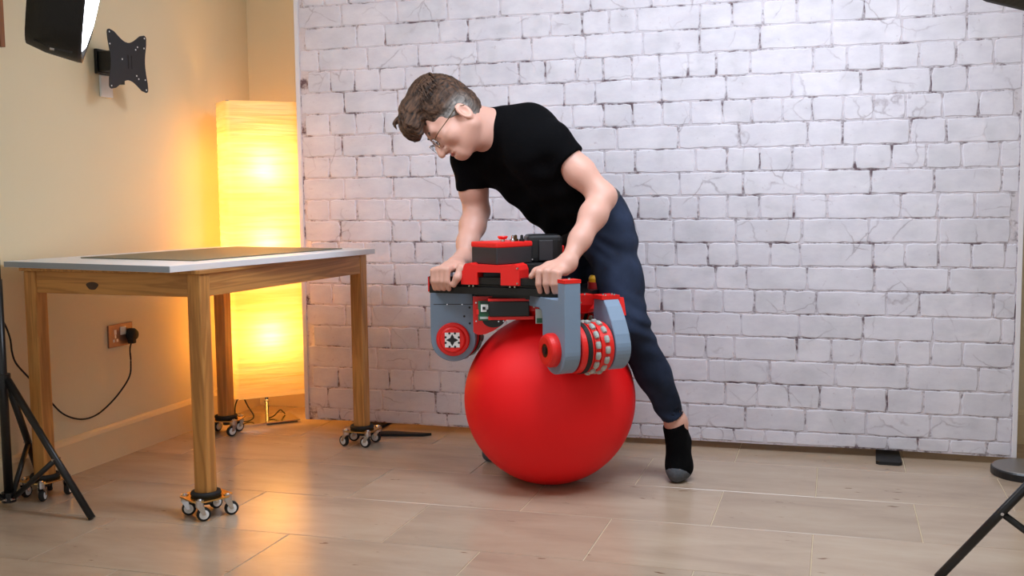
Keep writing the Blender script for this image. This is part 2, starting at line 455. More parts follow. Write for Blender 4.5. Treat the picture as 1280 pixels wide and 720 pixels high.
for k in range(-17, 7):
    z0 = zrow0+k*CH
    if z0+CH > BZ1 or z0 < -0.05: continue
    z0c = max(z0, BZ0+0.006)
    header = (k % 2 != 0)
    w = HW if header else SW
    x = BX0+0.018+(rng.uniform(0, 0.03))
    off = (0.0 if header else -0.06)+rng.uniform(-0.02, 0.02)
    xs = x+off
    row_ = []
    while xs < BX1-0.02:
        use = w
        if rng.uniform() < 0.10: use = HW if not header else SW
        use *= rng.uniform(0.90, 1.10)
        row_.append((xs, xs+use)); xs += use
    for a, b in row_:
        a2, b2 = max(a, BX0+0.017), min(b, BX1-0.015)
        if b2-a2 < 0.03: continue
        spots.append((a2, b2, z0c, z0+CH))
def brick_pix(s):
    x, z = (s[0]+s[1])/2, (s[2]+s[3])/2
    d = np.array([x, BY, z])-CP; zz = d@CF
    return 640+F_PX*(d@CR)/zz, 360-F_PX*(d@CU)/zz
def hidden(s):
    px, py = brick_pix(s)
    if py < -8: return 2
    if 600 < px < 700 and 150 < py < 250: return 1
    if 605 < px < 770 and 400 < py < 545: return 1
    if 690 < px < 775 and 260 < py < 420: return 1
    return 0
order = sorted(range(len(spots)), key=lambda i: (hidden(spots[i]), -(spots[i][1]-spots[i][0])))
keep = set(order[:300])
rest = bmesh.new()
def place(me, s):
    sx = ((s[1]-s[0])-GAP)/((HW if me in var_h else SW)-GAP)
    return Matrix.Translation(((s[0]+s[1])/2, 0, (s[2]+s[3])/2)) @ Matrix.Rotation(random.uniform(-0.006, 0.006), 4, 'Y') @ Matrix.Diagonal((sx, 1, (s[3]-s[2]-GAP)/(CH-GAP), 1))
for i, s in enumerate(spots):
    me = random.choice(var_h if s[1]-s[0] < 0.19 else var_s)
    mt = place(me, s)
    if i in keep:
        b = link('brick', me, None, backdrop); b.matrix_local = mt
    else:
        t = me.copy(); t.transform(mt); rest.from_mesh(t); bpy.data.meshes.remove(t)
o = obj('bricks', rest, M['brick'], backdrop); o['kind'] = 'stuff'

# stand that carries the cloth: uprights and crossbar behind it, flat feet poking out below
bs = empty('backdrop_stand', (0, 4.62, 0)); tag(bs, 'black backdrop support stand with flat feet under the cloth', 'stand')
for x in (-2.05, 0.215):
    bm = bmesh.new(); cyl(bm, (x, 0, 0.012), (x, 0, 2.33), 0.014); obj('upright', bm, M['black_met'], bs, True)
    bm = bmesh.new()
    q = [(-0.052, -0.225), (-0.040, -0.240), (0.034, -0.240), (0.046, -0.225), (0.040, 0.16), (-0.040, 0.16)]
    prism(bm, q, (0.0, 0.013), lambda a, b, v, x=x: (x+a, b, v)); obj('foot', bm, M['black_soft'], bs)
bm = bmesh.new(); cyl(bm, (-2.45, -0.1, 2.30), (0.75, -0.1, 2.30), 0.016); obj('crossbar', bm, M['black_met'], bs, True)
# loose black strap end beside the table leg
bm = bmesh.new()
prism(bm, [(0, 0), (0.19, 0.045), (0.22, 0.075), (0.03, 0.075), (-0.05, 0.05)], (0.001, 0.012), lambda a, b, v: (-1.95+a, 4.36+b, v))
tag(obj('floor_strap', bm, M['black_soft']), 'flat black strap lying under the cloth beside the right table leg', 'strap')
# round weighted base at the right edge
rb = empty('round_stand', (0.705, 4.355, 0)); tag(rb, 'round weighted black stand base with grey top at right', 'stand')
bm = bmesh.new(); lathe(bm, [(0, 0), (0.126, 0), (0.130, 0.004), (0.130, 0.026), (0.126, 0.031), (0, 0.031)], seg=56); obj('base', bm, M['black_met'], rb)
bm = bmesh.new(); lathe(bm, [(0, 0.031), (0.125, 0.031), (0.122, 0.034), (0, 0.036)], seg=56); obj('top_plate', bm, M['disc_grey'], rb)
bm = bmesh.new(); cyl(bm, (0.035, 0, 0.035), (0.035, 0, 1.5), 0.012); obj('pole', bm, M['black_met'], rb, True)

# ------------------------------------------------------------------ table on caster dollies
TA = math.atan2(4.243-3.08, -1.953+2.037)     # direction of the long right side
tb = empty('work_table', (-2.353, 3.687, 0), TA-math.pi/2)
tag(tb, 'pine table with white top on wheeled dollies by the left wall', 'table')
LX, LY, LW = 0.352, 0.545, 0.027               # half spacing of the legs, half leg width
ZT = 0.826                                     # top of legs and aprons
legs = [(LX, -LY), (-LX, -LY), (LX, LY), (-LX, LY)]
for x, y_ in legs:
    bm = bmesh.new(); bx(bm, x-LW, x+LW, y_-LW, y_+LW, 0.078, ZT, bevel=0.005); obj('leg', bm, M['woodz'], tb)
def apron(x0, x1, y0, y1, m):
    return box('apron', m, tb, x0, x1, y0, y1, ZT-0.078, ZT-0.001, bevel=0.002)
ap = apron(-LX+LW, LX-LW, -LY-0.022, -LY+0.004, M['woodx'])
apron(-LX+LW, LX-LW, LY-0.004, LY+0.022, M['woodx'])
apron(LX-0.004, LX+0.024, -LY+LW, LY-LW, M['woody'])
apron(-LX-0.024, -LX+0.004, -LY+LW, LY-LW, M['woody'])
# knot in the front apron
bm = bmesh.new(); kx, kz = -0.075, ZT-0.048
bm.faces.new([bm.verts.new((kx+0.026*math.cos(t)*(1+0.15*math.sin(3*t)), -LY-0.0226, kz+0.014*math.sin(t))) for t in [2*math.pi*i/18 for i in range(18)]])
obj('knot', bm, M['knot'], ap)
box('tabletop', M['woody'], tb, -LX-0.036, LX+0.036, -LY-0.038, LY+0.038, ZT, ZT+0.012, bevel=0.002)
# white laminate board laid slightly askew on the table
WB = np.array([-2.0525, 2.978]); we = np.array([0.2, 0.9798]); wa = math.atan2(we[1], we[0])-math.pi/2
wb = empty('white_board', (WB[0], WB[1], 0), wa); tag(wb, 'white laminate board laid askew on the pine table', 'board')
box('panel', M['white_lam'], wb, -0.815, 0.0, 0.0, 1.125, ZT+0.0125, ZT+0.034, bevel=0.0012)
box('edge_band', M['edge_grey'], wb, -0.814, -0.001, -0.0012, 0.0006, ZT+0.0135, ZT+0.033)
box('edge_band', M['white_lam'], wb, -0.0006, 0.0012, 0.001, 1.124, ZT+0.0135, ZT+0.033)
# dollies
def dolly(rot):
    d = empty('caster_dolly')
    bm = bmesh.new()
    c = 0.075; q = []
    for k in range(4):
        a = k*math.pi/2
        for da in (-0.26, 0.26):
            q.append((1.15*c*math.cos(a+da), 1.15*c*math.sin(a+da)))
    prism(bm, q, (0.066, 0.071), lambda a, b, v: (a, b, v)); obj('plate', bm, M['brass'], d)
    bm = bmesh.new()
    lathe(bm, [(0.030, 0.071), (0.049, 0.071), (0.052, 0.078), (0.049, 0.086), (0.042, 0.088), (0.030, 0.080), (0.030, 0.071)], seg=28); obj('rubber_cup', bm, M['black_soft'], d, True)
    bm = bmesh.new(); cyl(bm, (0, 0, 0.040), (0, 0, 0.066), 0.017); obj('centre_bolt', bm, M['black_pl'], d)
    for k in range(4):
        a = k*math.pi/2; r = 0.073
        x, y_ = r*math.cos(a), r*math.sin(a)
        sw = rot+0.35*math.sin(k*2.1)
        dx, dy = math.cos(sw), math.sin(sw)
        wx, wy = x+0.012*dx, y_+0.012*dy
        bm = bmesh.new(); cyl(bm, (x, y_, 0.050), (x, y_, 0.0735), 0.014, seg=14); cyl(bm, (x, y_, 0.0735), (x, y_, 0.077), 0.008, 0.005, seg=12)
        for s in (-1, 1):
            px_, py_ = -dy*s*0.0125, dx*s*0.0125
            lo = Vector((wx+px_, wy+py_, 0.023)); hi = Vector((x+px_*0.8, y_+py_*0.8, 0.053))
            w = Vector((dx, dy, 0))*0.012
            n = Vector((-dy, dx, 0))*0.0012
            A = [lo-w*0.5, lo+w*0.5, hi+w, hi-w]
            f1 = [bm.verts.new(p_+n) for p_ in A]; f2 = [bm.verts.new(p_-n) for p_ in A]
            bm.faces.new(f1); bm.faces.new(f2[::-1])
            for i in range(4): bm.faces.new((f1[i], f2[i], f2[(i+1) % 4], f1[(i+1) % 4]))
        obj('caster_fork', bm, M['steel'], d)
        bm = bmesh.new()
        lathe(bm, [(0.016, -0.0085), (0.020, -0.0095), (0.0235, -0.005), (0.0235, 0.005), (0.020, 0.0095), (0.016, 0.0085)], (wx, wy, 0.0235), (-dy, dx, 0), 22)
        obj('tyre', bm, M['black_soft'], d, True)
        bm = bmesh.new()
        lathe(bm, [(0, -0.010), (0.006, -0.010), (0.016, -0.0085), (0.016, 0.0085), (0.006, 0.010), (0, 0.010)], (wx, wy, 0.0235), (-dy, dx, 0), 22)
        obj('wheel_hub', bm, M['white_pl'], d, False)
    return d
for i, (x, y_) in enumerate(legs):
    d = dolly(0.5+0.9*i); d.parent = tb; d.location = (x, y_, 0); d.rotation_euler = (0, 0, math.radians(20+14*i))
# cutting mat on the board (rests there: its own thing)
bm = bmesh.new(); bx(bm, -0.68, -0.11, 0.22, 1.05, ZT+0.0345, ZT+0.0380, bevel=0.001)
cm = obj('cutting_mat', bm, M['matgrey']); cm.location = wb.location; cm.rotation_euler = wb.rotation_euler
tag(cm, 'thin olive grey cutting mat lying on the white board', 'cutting mat')

# ------------------------------------------------------------------ paper floor lamp
lc = np.array([-2.592, 4.495]); la = math.radians(45)      # local x runs along the wide front
lamp = empty('paper_floor_lamp', (lc[0], lc[1], 0), la)
tag(lamp, 'tall glowing paper floor lamp in the corner behind the table', 'floor lamp')
def paper_material():
    m = bpy.data.materials.new('rice_paper_shade'); m.use_nodes = True
    nt = m.node_tree; nd = nt.nodes; lk = nt.links
    for n in list(nd):
        if n.type != 'OUTPUT_MATERIAL': nd.remove(n)
    out = [n for n in nd if n.type == 'OUTPUT_MATERIAL'][0]
    tc = nd.new('ShaderNodeTexCoord'); mp = nd.new('ShaderNodeMapping'); mp.inputs['Scale'].default_value = (3.5, 3.5, 55)
    lk.new(tc.outputs['Object'], mp.inputs[0])
    nz = nd.new('ShaderNodeTexNoise'); nz.inputs['Scale'].default_value = 1.0; nz.inputs['Detail'].default_value = 5
    nz.inputs['Distortion'].default_value = 0.5
    lk.new(mp.outputs[0], nz.inputs['Vector'])
    mx = nd.new('ShaderNodeMix'); mx.data_type = 'RGBA'
    mx.inputs[6].default_value = lin(246, 222, 160); mx.inputs[7].default_value = lin(255, 244, 208)
    mr = nd.new('ShaderNodeMapRange'); mr.inputs[1].default_value = 0.3; mr.inputs[2].default_value = 0.7
    lk.new(nz.outputs['Fac'], mr.inputs[0]); lk.new(mr.outputs[0], mx.inputs[0])
    di = nd.new('ShaderNodeBsdfDiffuse'); tr = nd.new('ShaderNodeBsdfTranslucent')
    lk.new(mx.outputs[2], di.inputs[0]); lk.new(mx.outputs[2], tr.inputs[0])
    b = nd.new('ShaderNodeBump'); b.inputs['Strength'].default_value = 0.5; b.inputs['Distance'].default_value = 0.01
    lk.new(nz.outputs['Fac'], b.inputs['Height']); lk.new(b.outputs[0], di.inputs['Normal']); lk.new(b.outputs[0], tr.inputs['Normal'])
    ms = nd.new('ShaderNodeMixShader'); ms.inputs[0].default_value = 0.55
    lk.new(di.outputs[0], ms.inputs[1]); lk.new(tr.outputs[0], ms.inputs[2]); lk.new(ms.outputs[0], out.inputs[0])
    return m
M['paper'] = paper_material()
SW2, SD2, SZ0, SZ1 = 0.172, 0.105, 0.145, 1.515
bm = bmesh.new(); rings = []
N = 140
for k in range(N+1):
    z = SZ0+(SZ1-SZ0)*k/N; ring = []
    cr = 0.022
    for cx, cy, a0 in ((1, -1, -90), (1, 1, 0), (-1, 1, 90), (-1, -1, 180)):
        for s in range(5):
            a = math.radians(a0+s*22.5)
            cres = 0.0016*math.sin(z*260+2*math.sin(z*31)+3*cx+cy)*math.sin(z*90+cx)
            ring.append(bm.verts.new((cx*(SW2-cr)+(cr+cres)*math.cos(a), cy*(SD2-cr)+(cr+cres)*math.sin(a), z)))
    rings.append(ring)
for A, B in zip(rings, rings[1:]):
    for i in range(len(A)): bm.faces.new((A[i], A[(i+1) % len(A)], B[(i+1) % len(A)], B[i]))
obj('paper_shade', bm, M['paper'], lamp, True)
for zz in (SZ0, SZ1-0.004):
    bm = bmesh.new()
    tube(bm, [(sx*(SW2-0.003), sy*(SD2-0.003), zz+0.002) for sx, sy in ((1, 1), (-1, 1), (-1, -1), (1, -1))], 0.002, 6, True)
    obj('wire_hoop', bm, M['steel'], lamp)
base = box('base', M['chrome'], lamp, -0.145, 0.145, -0.062, 0.13, 0.0, 0.016, bevel=0.004)
box('edge_slot', M['black_pl'], base, -0.02, 0.13, -0.0632, -0.061, 0.004, 0.010)
bm = bmesh.new(); cyl(bm, (0, 0, 0.015), (0, 0, 1.45), 0.0085); cyl(bm, (0, 0, 0.105), (0, 0, 0.115), 0.012); obj('post', bm, M['chrome'], lamp, True)
def bulb_mat():
    m = mat('warm_bulb_glass', (255, 220, 160), 0.3, emit=(255, 188, 100), emit_s=LAMP_WATT*6.0)
    return m
M['bulb'] = bulb_mat()
for zz in (0.42, 0.84, 1.20):
    bm = bmesh.new(); lathe(bm, [(0, 0.062), (0.026, 0.054), (0.040, 0.030), (0.040, 0.006), (0.024, -0.024), (0.014, -0.04), (0, -0.04)], (0.0, -0.02, zz), seg=20)
    obj('bulb', bm, M['bulb'], lamp, True)
    bm = bmesh.new(); cyl(bm, (0, -0.02, zz-0.085), (0, -0.02, zz-0.036), 0.016); cyl(bm, (0, 0, zz-0.075), (0, -0.02, zz-0.075), 0.006); obj('bulb_holder', bm, M['white_pl'], lamp)
cd = [(-0.135, -0.02, 0.15), (-0.155, -0.02, 0.10), (-0.150, -0.015, 0.045), (-0.115, -0.01, 0.022), (-0.075, 0.01, 0.022), (-0.06, 0.02, 0.04), (-0.085, 0.03, 0.09), (-0.11, 0.03, 0.15)]
bm = bmesh.new(); tube(bm, smooth_path(cd), 0.0032); obj('cord', bm, M['black_pl'], lamp, True)
bm = bmesh.new(); tube(bm, smooth_path([(0.008, 0.01, 0.020), (0.04, 0.03, 0.025), (0.08, 0.06, 0.045), (0.10, 0.075, 0.03), (0.11, 0.08, 0.02)]), 0.0032); obj('cord', bm, M['black_pl'], lamp, True)

# ------------------------------------------------------------------ things on the left wall
# flat screen wall bracket: plate face turned away from the wall on a folding arm
br = empty('screen_wall_bracket', (WX, 0, 0)); tag(br, 'black steel screen bracket without a screen on the cream wall', 'wall bracket')
pc = on_plane(160, 77, (WX+0.14, 0, 0), np.array([1.0, 0, 0]))
yb_, zb = pc[1], pc[2]
bang = math.radians(-3)            # plate normal swings toward the camera
pn = Vector((math.cos(bang), math.sin(bang), 0)); ph = Vector((-math.sin(bang), math.cos(bang), 0))
pcen = Vector((0.14, yb_, zb))
def plate_outline(w, h, r):
    pts = []
    cor = [(1, 1), (-1, 1), (-1, -1), (1, -1)]
    for i, (sx, sy) in enumerate(cor):
        a0 = (0, 90, 180, 270)[i]
        for s in range(4):
            a = math.radians(a0+s*30); pts.append((sx*(w-r)+r*math.cos(a), sy*(h-r)+r*math.sin(a)))
        nx_, ny_ = cor[(i+1) % 4]
        for s in range(1, 14):          # scooped side towards the next corner
            t = s/14; dip = 0.36*math.sin(math.pi*t)**1.3 if i in (0, 2) else 0.12*math.sin(math.pi*t)**1.3
            if i in (0, 2): pts.append(((w-2*r)*sx*(1-2*t), sy*h*(1-dip)))
            else: pts.append((sx*w*(1-dip), (h-2*r)*sy*(1-2*t)))
    return pts
bm = bmesh.new(); prism(bm, plate_outline(0.116, 0.116, 0.013), (-0.0015, 0.0015), lambda a, b, v: pcen+ph*a+Vector((0, 0, b))+pn*v)
pl = obj('mount_plate', bm, M['black_met'], br)
for a, b in ((-0.088, 0.09), (0.088, 0.09), (-0.088, -0.09), (0.088, -0.09), (0.084, 0.055), (0.084, -0.055), (0.05, 0.055), (0.04, 0.045), (0.05, -0.055), (0.04, -0.045), (-0.088, 0.05), (-0.03, 0.005)):
    bm = bmesh.new(); a, b = a*1.18, b*1.16; c_ = pcen+ph*a+Vector((0, 0, b)); cyl(bm, c_+pn*0.001, c_+pn*0.0022, 0.0034, seg=10); obj('hole', bm, M['white_pl'] if abs(a) > 0.035 else M['steel'], pl)
for a in (0.0, 0.02):
    bm = bmesh.new(); prism(bm, [(a-0.0025, -0.028), (a+0.0025, -0.028), (a+0.0025, 0.026), (a-0.0025, 0.026)], (0.0012, 0.0022), lambda a, b, v: pcen+ph*a+Vector((0, 0, b))+pn*v); obj('slot', bm, M['black_soft'], pl)
bm = bmesh.new()
bx(bm, 0.002, 0.016, yb_-0.03, yb_+0.06, zb-0.045, zb+0.055, bevel=0.003); obj('wall_plate', bm, M['black_met'], br)
bm = bmesh.new(); bx(bm, 0.012, 0.135, -0.022, 0.022, -0.036, 0.046, bevel=0.006, mtx=Matrix.Translation((0, yb_+0.0, zb))); obj('arm', bm, M['black_pl'], br)
bm = bmesh.new(); cyl(bm, (0.105, yb_-0.005, zb-0.09), (0.105, yb_-0.005, zb-0.05), 0.016, seg=14); obj('tilt_knob', bm, M['black_pl'], br)
# white cable box under it
wp = box('wall_cover_plate', M['white_pl'], None, WX+0.001, WX+0.012, yb_-0.005, yb_+0.070, zb-0.135, zb-0.046, bevel=0.004)
tag(wp, 'white plastic cover plate on the wall under the bracket', 'cover plate')
# wooden shelf end at the left edge
fz = on_plane(-8, 60, (WX+0.06, 0, 0), np.array([1.0, 0, 0]))
sh = empty('wooden_wall_shelf', (WX+0.001, fz[1], fz[2])); tag(sh, 'brown wooden shelf end at the upper left corner of the wall', 'shelf')
box('side_panel', M['frame_wood'], sh, 0.0, 0.11, -0.022, 0.0, 0.0, 0.62, bevel=0.002)
box('shelf_board', M['frame_wood'], sh, 0.0, 0.105, -0.55, -0.022, 0.12, 0.14, bevel=0.002)
bm = bmesh.new(); cyl(bm, (0.085, 0.0, 0.035), (0.085, 0.003, 0.035), 0.006, seg=10); obj('screw', bm, M['steel'], sh)

# double socket with a plugged-in cable
XW = np.array([1.0, 0, 0])
sp = on_plane(149, 418.5, (WX, 0, 0), XW); sy, sz = sp[1], sp[2]
so = empty('wall_socket', (WX, sy, sz)); tag(so, 'copper coloured double wall socket under the table', 'socket')
box('face_plate', M['copper'], so, 0.0005, 0.009, -0.078, 0.078, -0.047, 0.047, bevel=0.002)
box('rocker_switch', M['white_pl'], so, 0.008, 0.013, -0.005, 0.030, 0.000, 0.034, bevel=0.002)
box('rocker_switch', M['white_pl'], so, 0.008, 0.011, -0.043, -0.030, 0.005, 0.025, bevel=0.001)
for a in ((-0.041, -0.032, -0.010, 0.004), (-0.053, -0.042, -0.026, -0.014), (-0.031, -0.020, -0.026, -0.014)):
    box('pin_slot', M['white_pl'], so, 0.008, 0.0098, *a)
pc_ = empty('power_cable', (WX, sy, sz)); tag(pc_, 'black mains plug and cable drooping along the wall under the table', 'cable')
bm = bmesh.new(); lathe(bm, [(0, 0.010), (0.022, 0.010), (0.027, 0.016), (0.027, 0.034), (0.020, 0.045), (0, 0.047)], (0, 0.050, -0.004), (1, 0, 0), 24)
bx(bm, 0.012, 0.040, 0.035, 0.060, -0.042, 0.0, bevel=0.005); obj('plug', bm, M['black_soft'], pc_, True)
def wl(px, py, off): 
    p_ = on_plane(px, py, (WX+off, 0, 0), XW); return (p_[0]-WX, p_[1]-sy, p_[2]-sz)
cp = [(0.026, 0.0475, -0.030), wl(162.5, 436, 0.026), wl(163.5, 452, 0.026), wl(162, 470, 0.024), wl(150, 490, 0.022), wl(134, 508, 0.022), wl(118, 520, 0.022), wl(100, 524, 0.022), wl(80, 518, 0.022), wl(64, 503, 0.022), wl(48, 484, 0.022), wl(34, 470, 0.03), wl(20, 454, 0.05), wl(15, 440, 0.07), wl(13, 425, 0.08), wl(8, 410, 0.09), wl(0, 396, 0.10), wl(-14, 380, 0.11)]
bm = bmesh.new(); tube(bm, smooth_path(cp, 6), 0.0034); obj('cord', bm, M['black_soft'], pc_, True)

# ------------------------------------------------------------------ studio lights on stands
def light_stand(root, ax, toes, hub_z, low_z, pole_top, mirror=False):
    """tripod: legs from an upper collar to the floor, struts from a lower collar"""
    ax = Vector((ax[0], ax[1], 0))
    bm = bmesh.new(); cyl(bm, ax+Vector((0, 0, low_z)), ax+Vector((0, 0, hub_z+0.35)), 0.0155); obj('lower_pole', bm, M['black_met'], root, True)
    bm = bmesh.new(); cyl(bm, ax+Vector((0, 0, hub_z+0.30)), ax+Vector((0, 0, pole_top)), 0.012); obj('upper_pole', bm, M['black_met'], root, True)
    bm = bmesh.new(); cyl(bm, ax+Vector((0, 0, hub_z-0.03)), ax+Vector((0, 0, hub_z+0.02)), 0.026); obj('leg_collar', bm, M['black_pl'], root)
    bm = bmesh.new(); cyl(bm, ax+Vector((0, 0, low_z-0.015)), ax+Vector((0, 0, low_z+0.02)), 0.024); obj('strut_collar', bm, M['black_pl'], root)
    for t in toes:
        t = Vector((t[0], t[1], 0.006)); dr = (t-ax); dr.z = 0; dr.normalize()
        h = ax+dr*0.025+Vector((0, 0, hub_z))
        lg = bmesh.new(); cyl(lg, t, h, 0.0125, seg=14); l_ = obj('leg', lg, M['black_met'], root, True)
        j = t.lerp(h, 0.42)
        bm = bmesh.new(); cyl(bm, ax+dr*0.022+Vector((0, 0, low_z)), j, 0.0095, seg=12); obj('strut', bm, M['black_met'], root, True)
        sd = dr.cross(Vector((0, 0, 1)))
        for e in (j, ax+dr*0.03+Vector((0, 0, low_z))):
            bm = bmesh.new(); cyl(bm, e-sd*0.0165, e+sd*0.0165, 0.0045, seg=10); obj('rivet', bm, M['steel'], l_)
def softbox(root, cen, n, up, w, h, depth, mdiff):
    """shallow black box with rounded front opening and a glowing diffuser"""
    n = Vector(n).normalized(); up = Vector(up); up = (up-n*up.dot(n)).normalized(); sd = up.cross(n)
    cen = Vector(cen)
    def rr(w, h, r, k=7):
        q = []
        for i, (sx, sy_) in enumerate(((1, 1), (-1, 1), (-1, -1), (1, -1))):
            for s in range(k):
                a = math.radians(i*90+s*90/(k-1)); q.append((sx*(w/2-r)+r*math.cos(a), sy_*(h/2-r)+r*math.sin(a)))
        return q
    bm = bmesh.new(); R_ = []
    for (ww, hh, r, d_) in ((w*0.60, h*0.80, 0.05, -depth), (w*0.84, h*0.93, 0.09, -depth*0.95), (w*0.95, h*0.975, 0.12, -depth*0.6), (w, h, 0.13, -0.02), (w*1.01, h*1.005, 0.13, 0.0), (w*1.01, h*1.005, 0.13, 0.012), (w*0.95, h*0.96, 0.12, 0.012), (w*0.94, h*0.95, 0.12, -0.004)):
        R_.append([bm.verts.new(cen+sd*a+up*b+n*d_) for a, b in rr(ww, hh, r)])
    for A, B in zip(R_, R_[1:]):
        for i in range(len(A)): bm.faces.new((A[i], A[(i+1) % len(A)], B[(i+1) % len(A)], B[i]))
    bm.faces.new(R_[0][::-1])
    hd = obj('softbox_shell', bm, M['black_fab'], root, True)
    bm = bmesh.new()
    for (ww, hh, d_) in ((w*0.945, h*0.955, -0.002), (w*0.80, h*0.85, 0.022), (w*0.4, h*0.45, 0.034)):
        pass
    Rg = [[bm.verts.new(cen+sd*a+up*b+n*d_) for a, b in rr(ww, hh, r)] for ww, hh, r, d_ in ((w*0.945, h*0.955, 0.12, -0.003), (w*0.86, h*0.89, 0.11, 0.016), (w*0.5, h*0.6, 0.08, 0.030))]
    for A, B in zip(Rg, Rg[1:]):
        for i in range(len(A)): bm.faces.new((A[i], A[(i+1) % len(A)], B[(i+1) % len(A)], B[i]))
    bm.faces.new(Rg[-1])
    obj('diffuser', bm, mdiff, root, True)
    # seam piping along one side with a small zip pull
    s0 = cen+up*(-h*0.415)-sd*(w*0.5)
    bm = bmesh.new(); tube(bm, [s0+n*(-depth*0.78)+sd*0.045, s0+n*(-depth*0.4)-sd*0.002, s0+n*(-0.01)-sd*0.002], 0.0022, 6); sm = obj('seam', bm, M['darkbox'], root)
    bm = bmesh.new(); c_ = s0+n*(-depth*0.42)-sd*0.004; cyl(bm, c_-n*0.006, c_+n*0.006, 0.004, seg=10); obj('zip_pull', bm, M['steel'], sm)
    return cen-n*depth

M['diff_l'] = mat('lit_diffuser_cloth_cool', (250, 250, 252), 0.8, emit=(238, 245, 255), emit_s=SOFTBOX_POWER_LEFT)
M['diff_r'] = mat('lit_diffuser_cloth_neutral', (250, 250, 252), 0.8, emit=(240, 246, 255), emit_s=SOFTBOX_POWER_RIGHT)
ls = empty('studio_softbox_light', (0, 0, 0)); tag(ls, 'lit black softbox on a tripod stand in front of the left wall', 'studio light', 'softbox lights either side of the backdrop')
ax = np.array([-2.774, 3.022])
light_stand(ls, ax, [(-2.388, 2.969), (-2.842, 3.27), (-2.80, 2.65)], 0.455, 0.035, 1.72)
nL = CR*0.95-CU*0.12+CF*0.33; nL = nL/np.linalg.norm(nL)
ev = CR*0.28+CU*0.95-CF*0.46; ev = ev-nL*np.dot(ev, nL); ev /= np.linalg.norm(ev)
lowc = D(104, 60, 3.30)
cL = lowc+ev*0.36
bk = softbox(ls, cL, nL, ev, 0.50, 0.72, 0.150, M['diff_l'])
bm = bmesh.new(); tube(bm, smooth_path([Vector((ax[0], ax[1], 1.70)), Vector((ax[0]+0.03, ax[1]-0.03, 1.80)), bk.lerp(Vector((ax[0], ax[1], 1.80)), 0.4), bk+Vector(nL)*0.02]), 0.018); obj('tilt_arm', bm, M['black_met'], ls, True)

rs = empty('studio_softbox_light', (0, 0, 0)); tag(rs, 'black softbox on a tripod stand cut off by the right edge', 'studio light', 'softbox lights either side of the backdrop')
toe = on_z(1172, 725)
axr = np.array([toe[0]+0.40, toe[1]+0.02])
light_stand(rs, axr, [(toe[0], toe[1]), (axr[0]+0.22, axr[1]+0.33), (axr[0]+0.18, axr[1]-0.35)], 0.47, 0.035, 1.90)
cR = D(1216, -133, 3.2)
nR = np.array([-0.80, 0.50, -0.33]); nR /= np.linalg.norm(nR)
uR = np.array([0, 0, 1.0])-nR*nR[2]; uR /= np.linalg.norm(uR)
bk = softbox(rs, cR, nR, uR, 0.50, 0.72, 0.20, M['diff_r'])
bm = bmesh.new(); tube(bm, smooth_path([Vector((axr[0], axr[1], 1.88)), bk.lerp(Vector((axr[0], axr[1], 1.95)), 0.5), bk+Vector(nR)*0.02]), 0.018); obj('tilt_arm', bm, M['black_met'], rs, True)

# ------------------------------------------------------------------ red ball
BC = Vector((-1.02, 3.84, 0.0)); BR = 0.32
bm = bmesh.new(); bmesh.ops.create_uvsphere(bm, u_segments=96, v_segments=64, radius=BR)
for v in bm.verts:                      # flattened a little where it carries the weight
    if v.co.z < -BR+0.006: v.co.z = -BR+0.006
bl = obj('exercise_ball', bm, M['ball'], None, True); bl.location = (BC.x, BC.y, BR-0.006)
tag(bl, 'large red ball on the tiled floor under the robot', 'ball')

# ------------------------------------------------------------------ the robot that rides on the ball
rob = empty('ball_balancing_robot', (BC.x, BC.y, 0), YAW)
tag(rob, 'red and grey three wheeled robot balancing on the red ball', 'robot')
def MF(az):
    """module frame: u outward, v anticlockwise tangent, z up"""
    c, s = math.cos(math.radians(az)), math.sin(math.radians(az))
    return lambda u, z, v: Vector((u*c-v*s, u*s+v*c, z))
U0, Z0, RP = 0.346, 0.552, 0.083
def arc(a0, a1, n, r=RP, cu=U0, cz=Z0):
    return [(cu+r*math.cos(math.radians(a0+(a1-a0)*i/n)), cz+r*math.sin(math.radians(a0+(a1-a0)*i/n))) for i in range(n+1)]
POLY_B = arc(180, 360, 20)+[(U0+RP, 0.724), (U0-RP+0.01, 0.724)]
POLY_A = arc(180, 360, 20)+[(U0+RP, 0.782), (U0+RP-0.05, 0.782), (U0+RP-0.05, 0.7245), (0.155, 0.7245), (0.155, 0.686),
         (U0-RP-0.03, 0.686), (U0-RP-0.008, 0.678), (U0-RP, 0.655)]
POLY_C = arc(180, 372, 22)+[(U0+RP-0.012, 0.60), (U0+RP-0.035, 0.645), (U0+RP-0.065, 0.69), (U0+RP-0.085, 0.712), (U0-0.07, 0.712)]
M['bronze'] = mat('bronze_bearing', (96, 76, 48), 0.3, 0.9)
def face_cyl(name, m, f, v0, v1, r, parent, u=U0, z=Z0, r1=None, seg=36):
    bm = bmesh.new(); cyl(bm, f(u, z, v0), f(u, z, v1), r, r1 or r, seg); return obj(name, bm, m, parent)
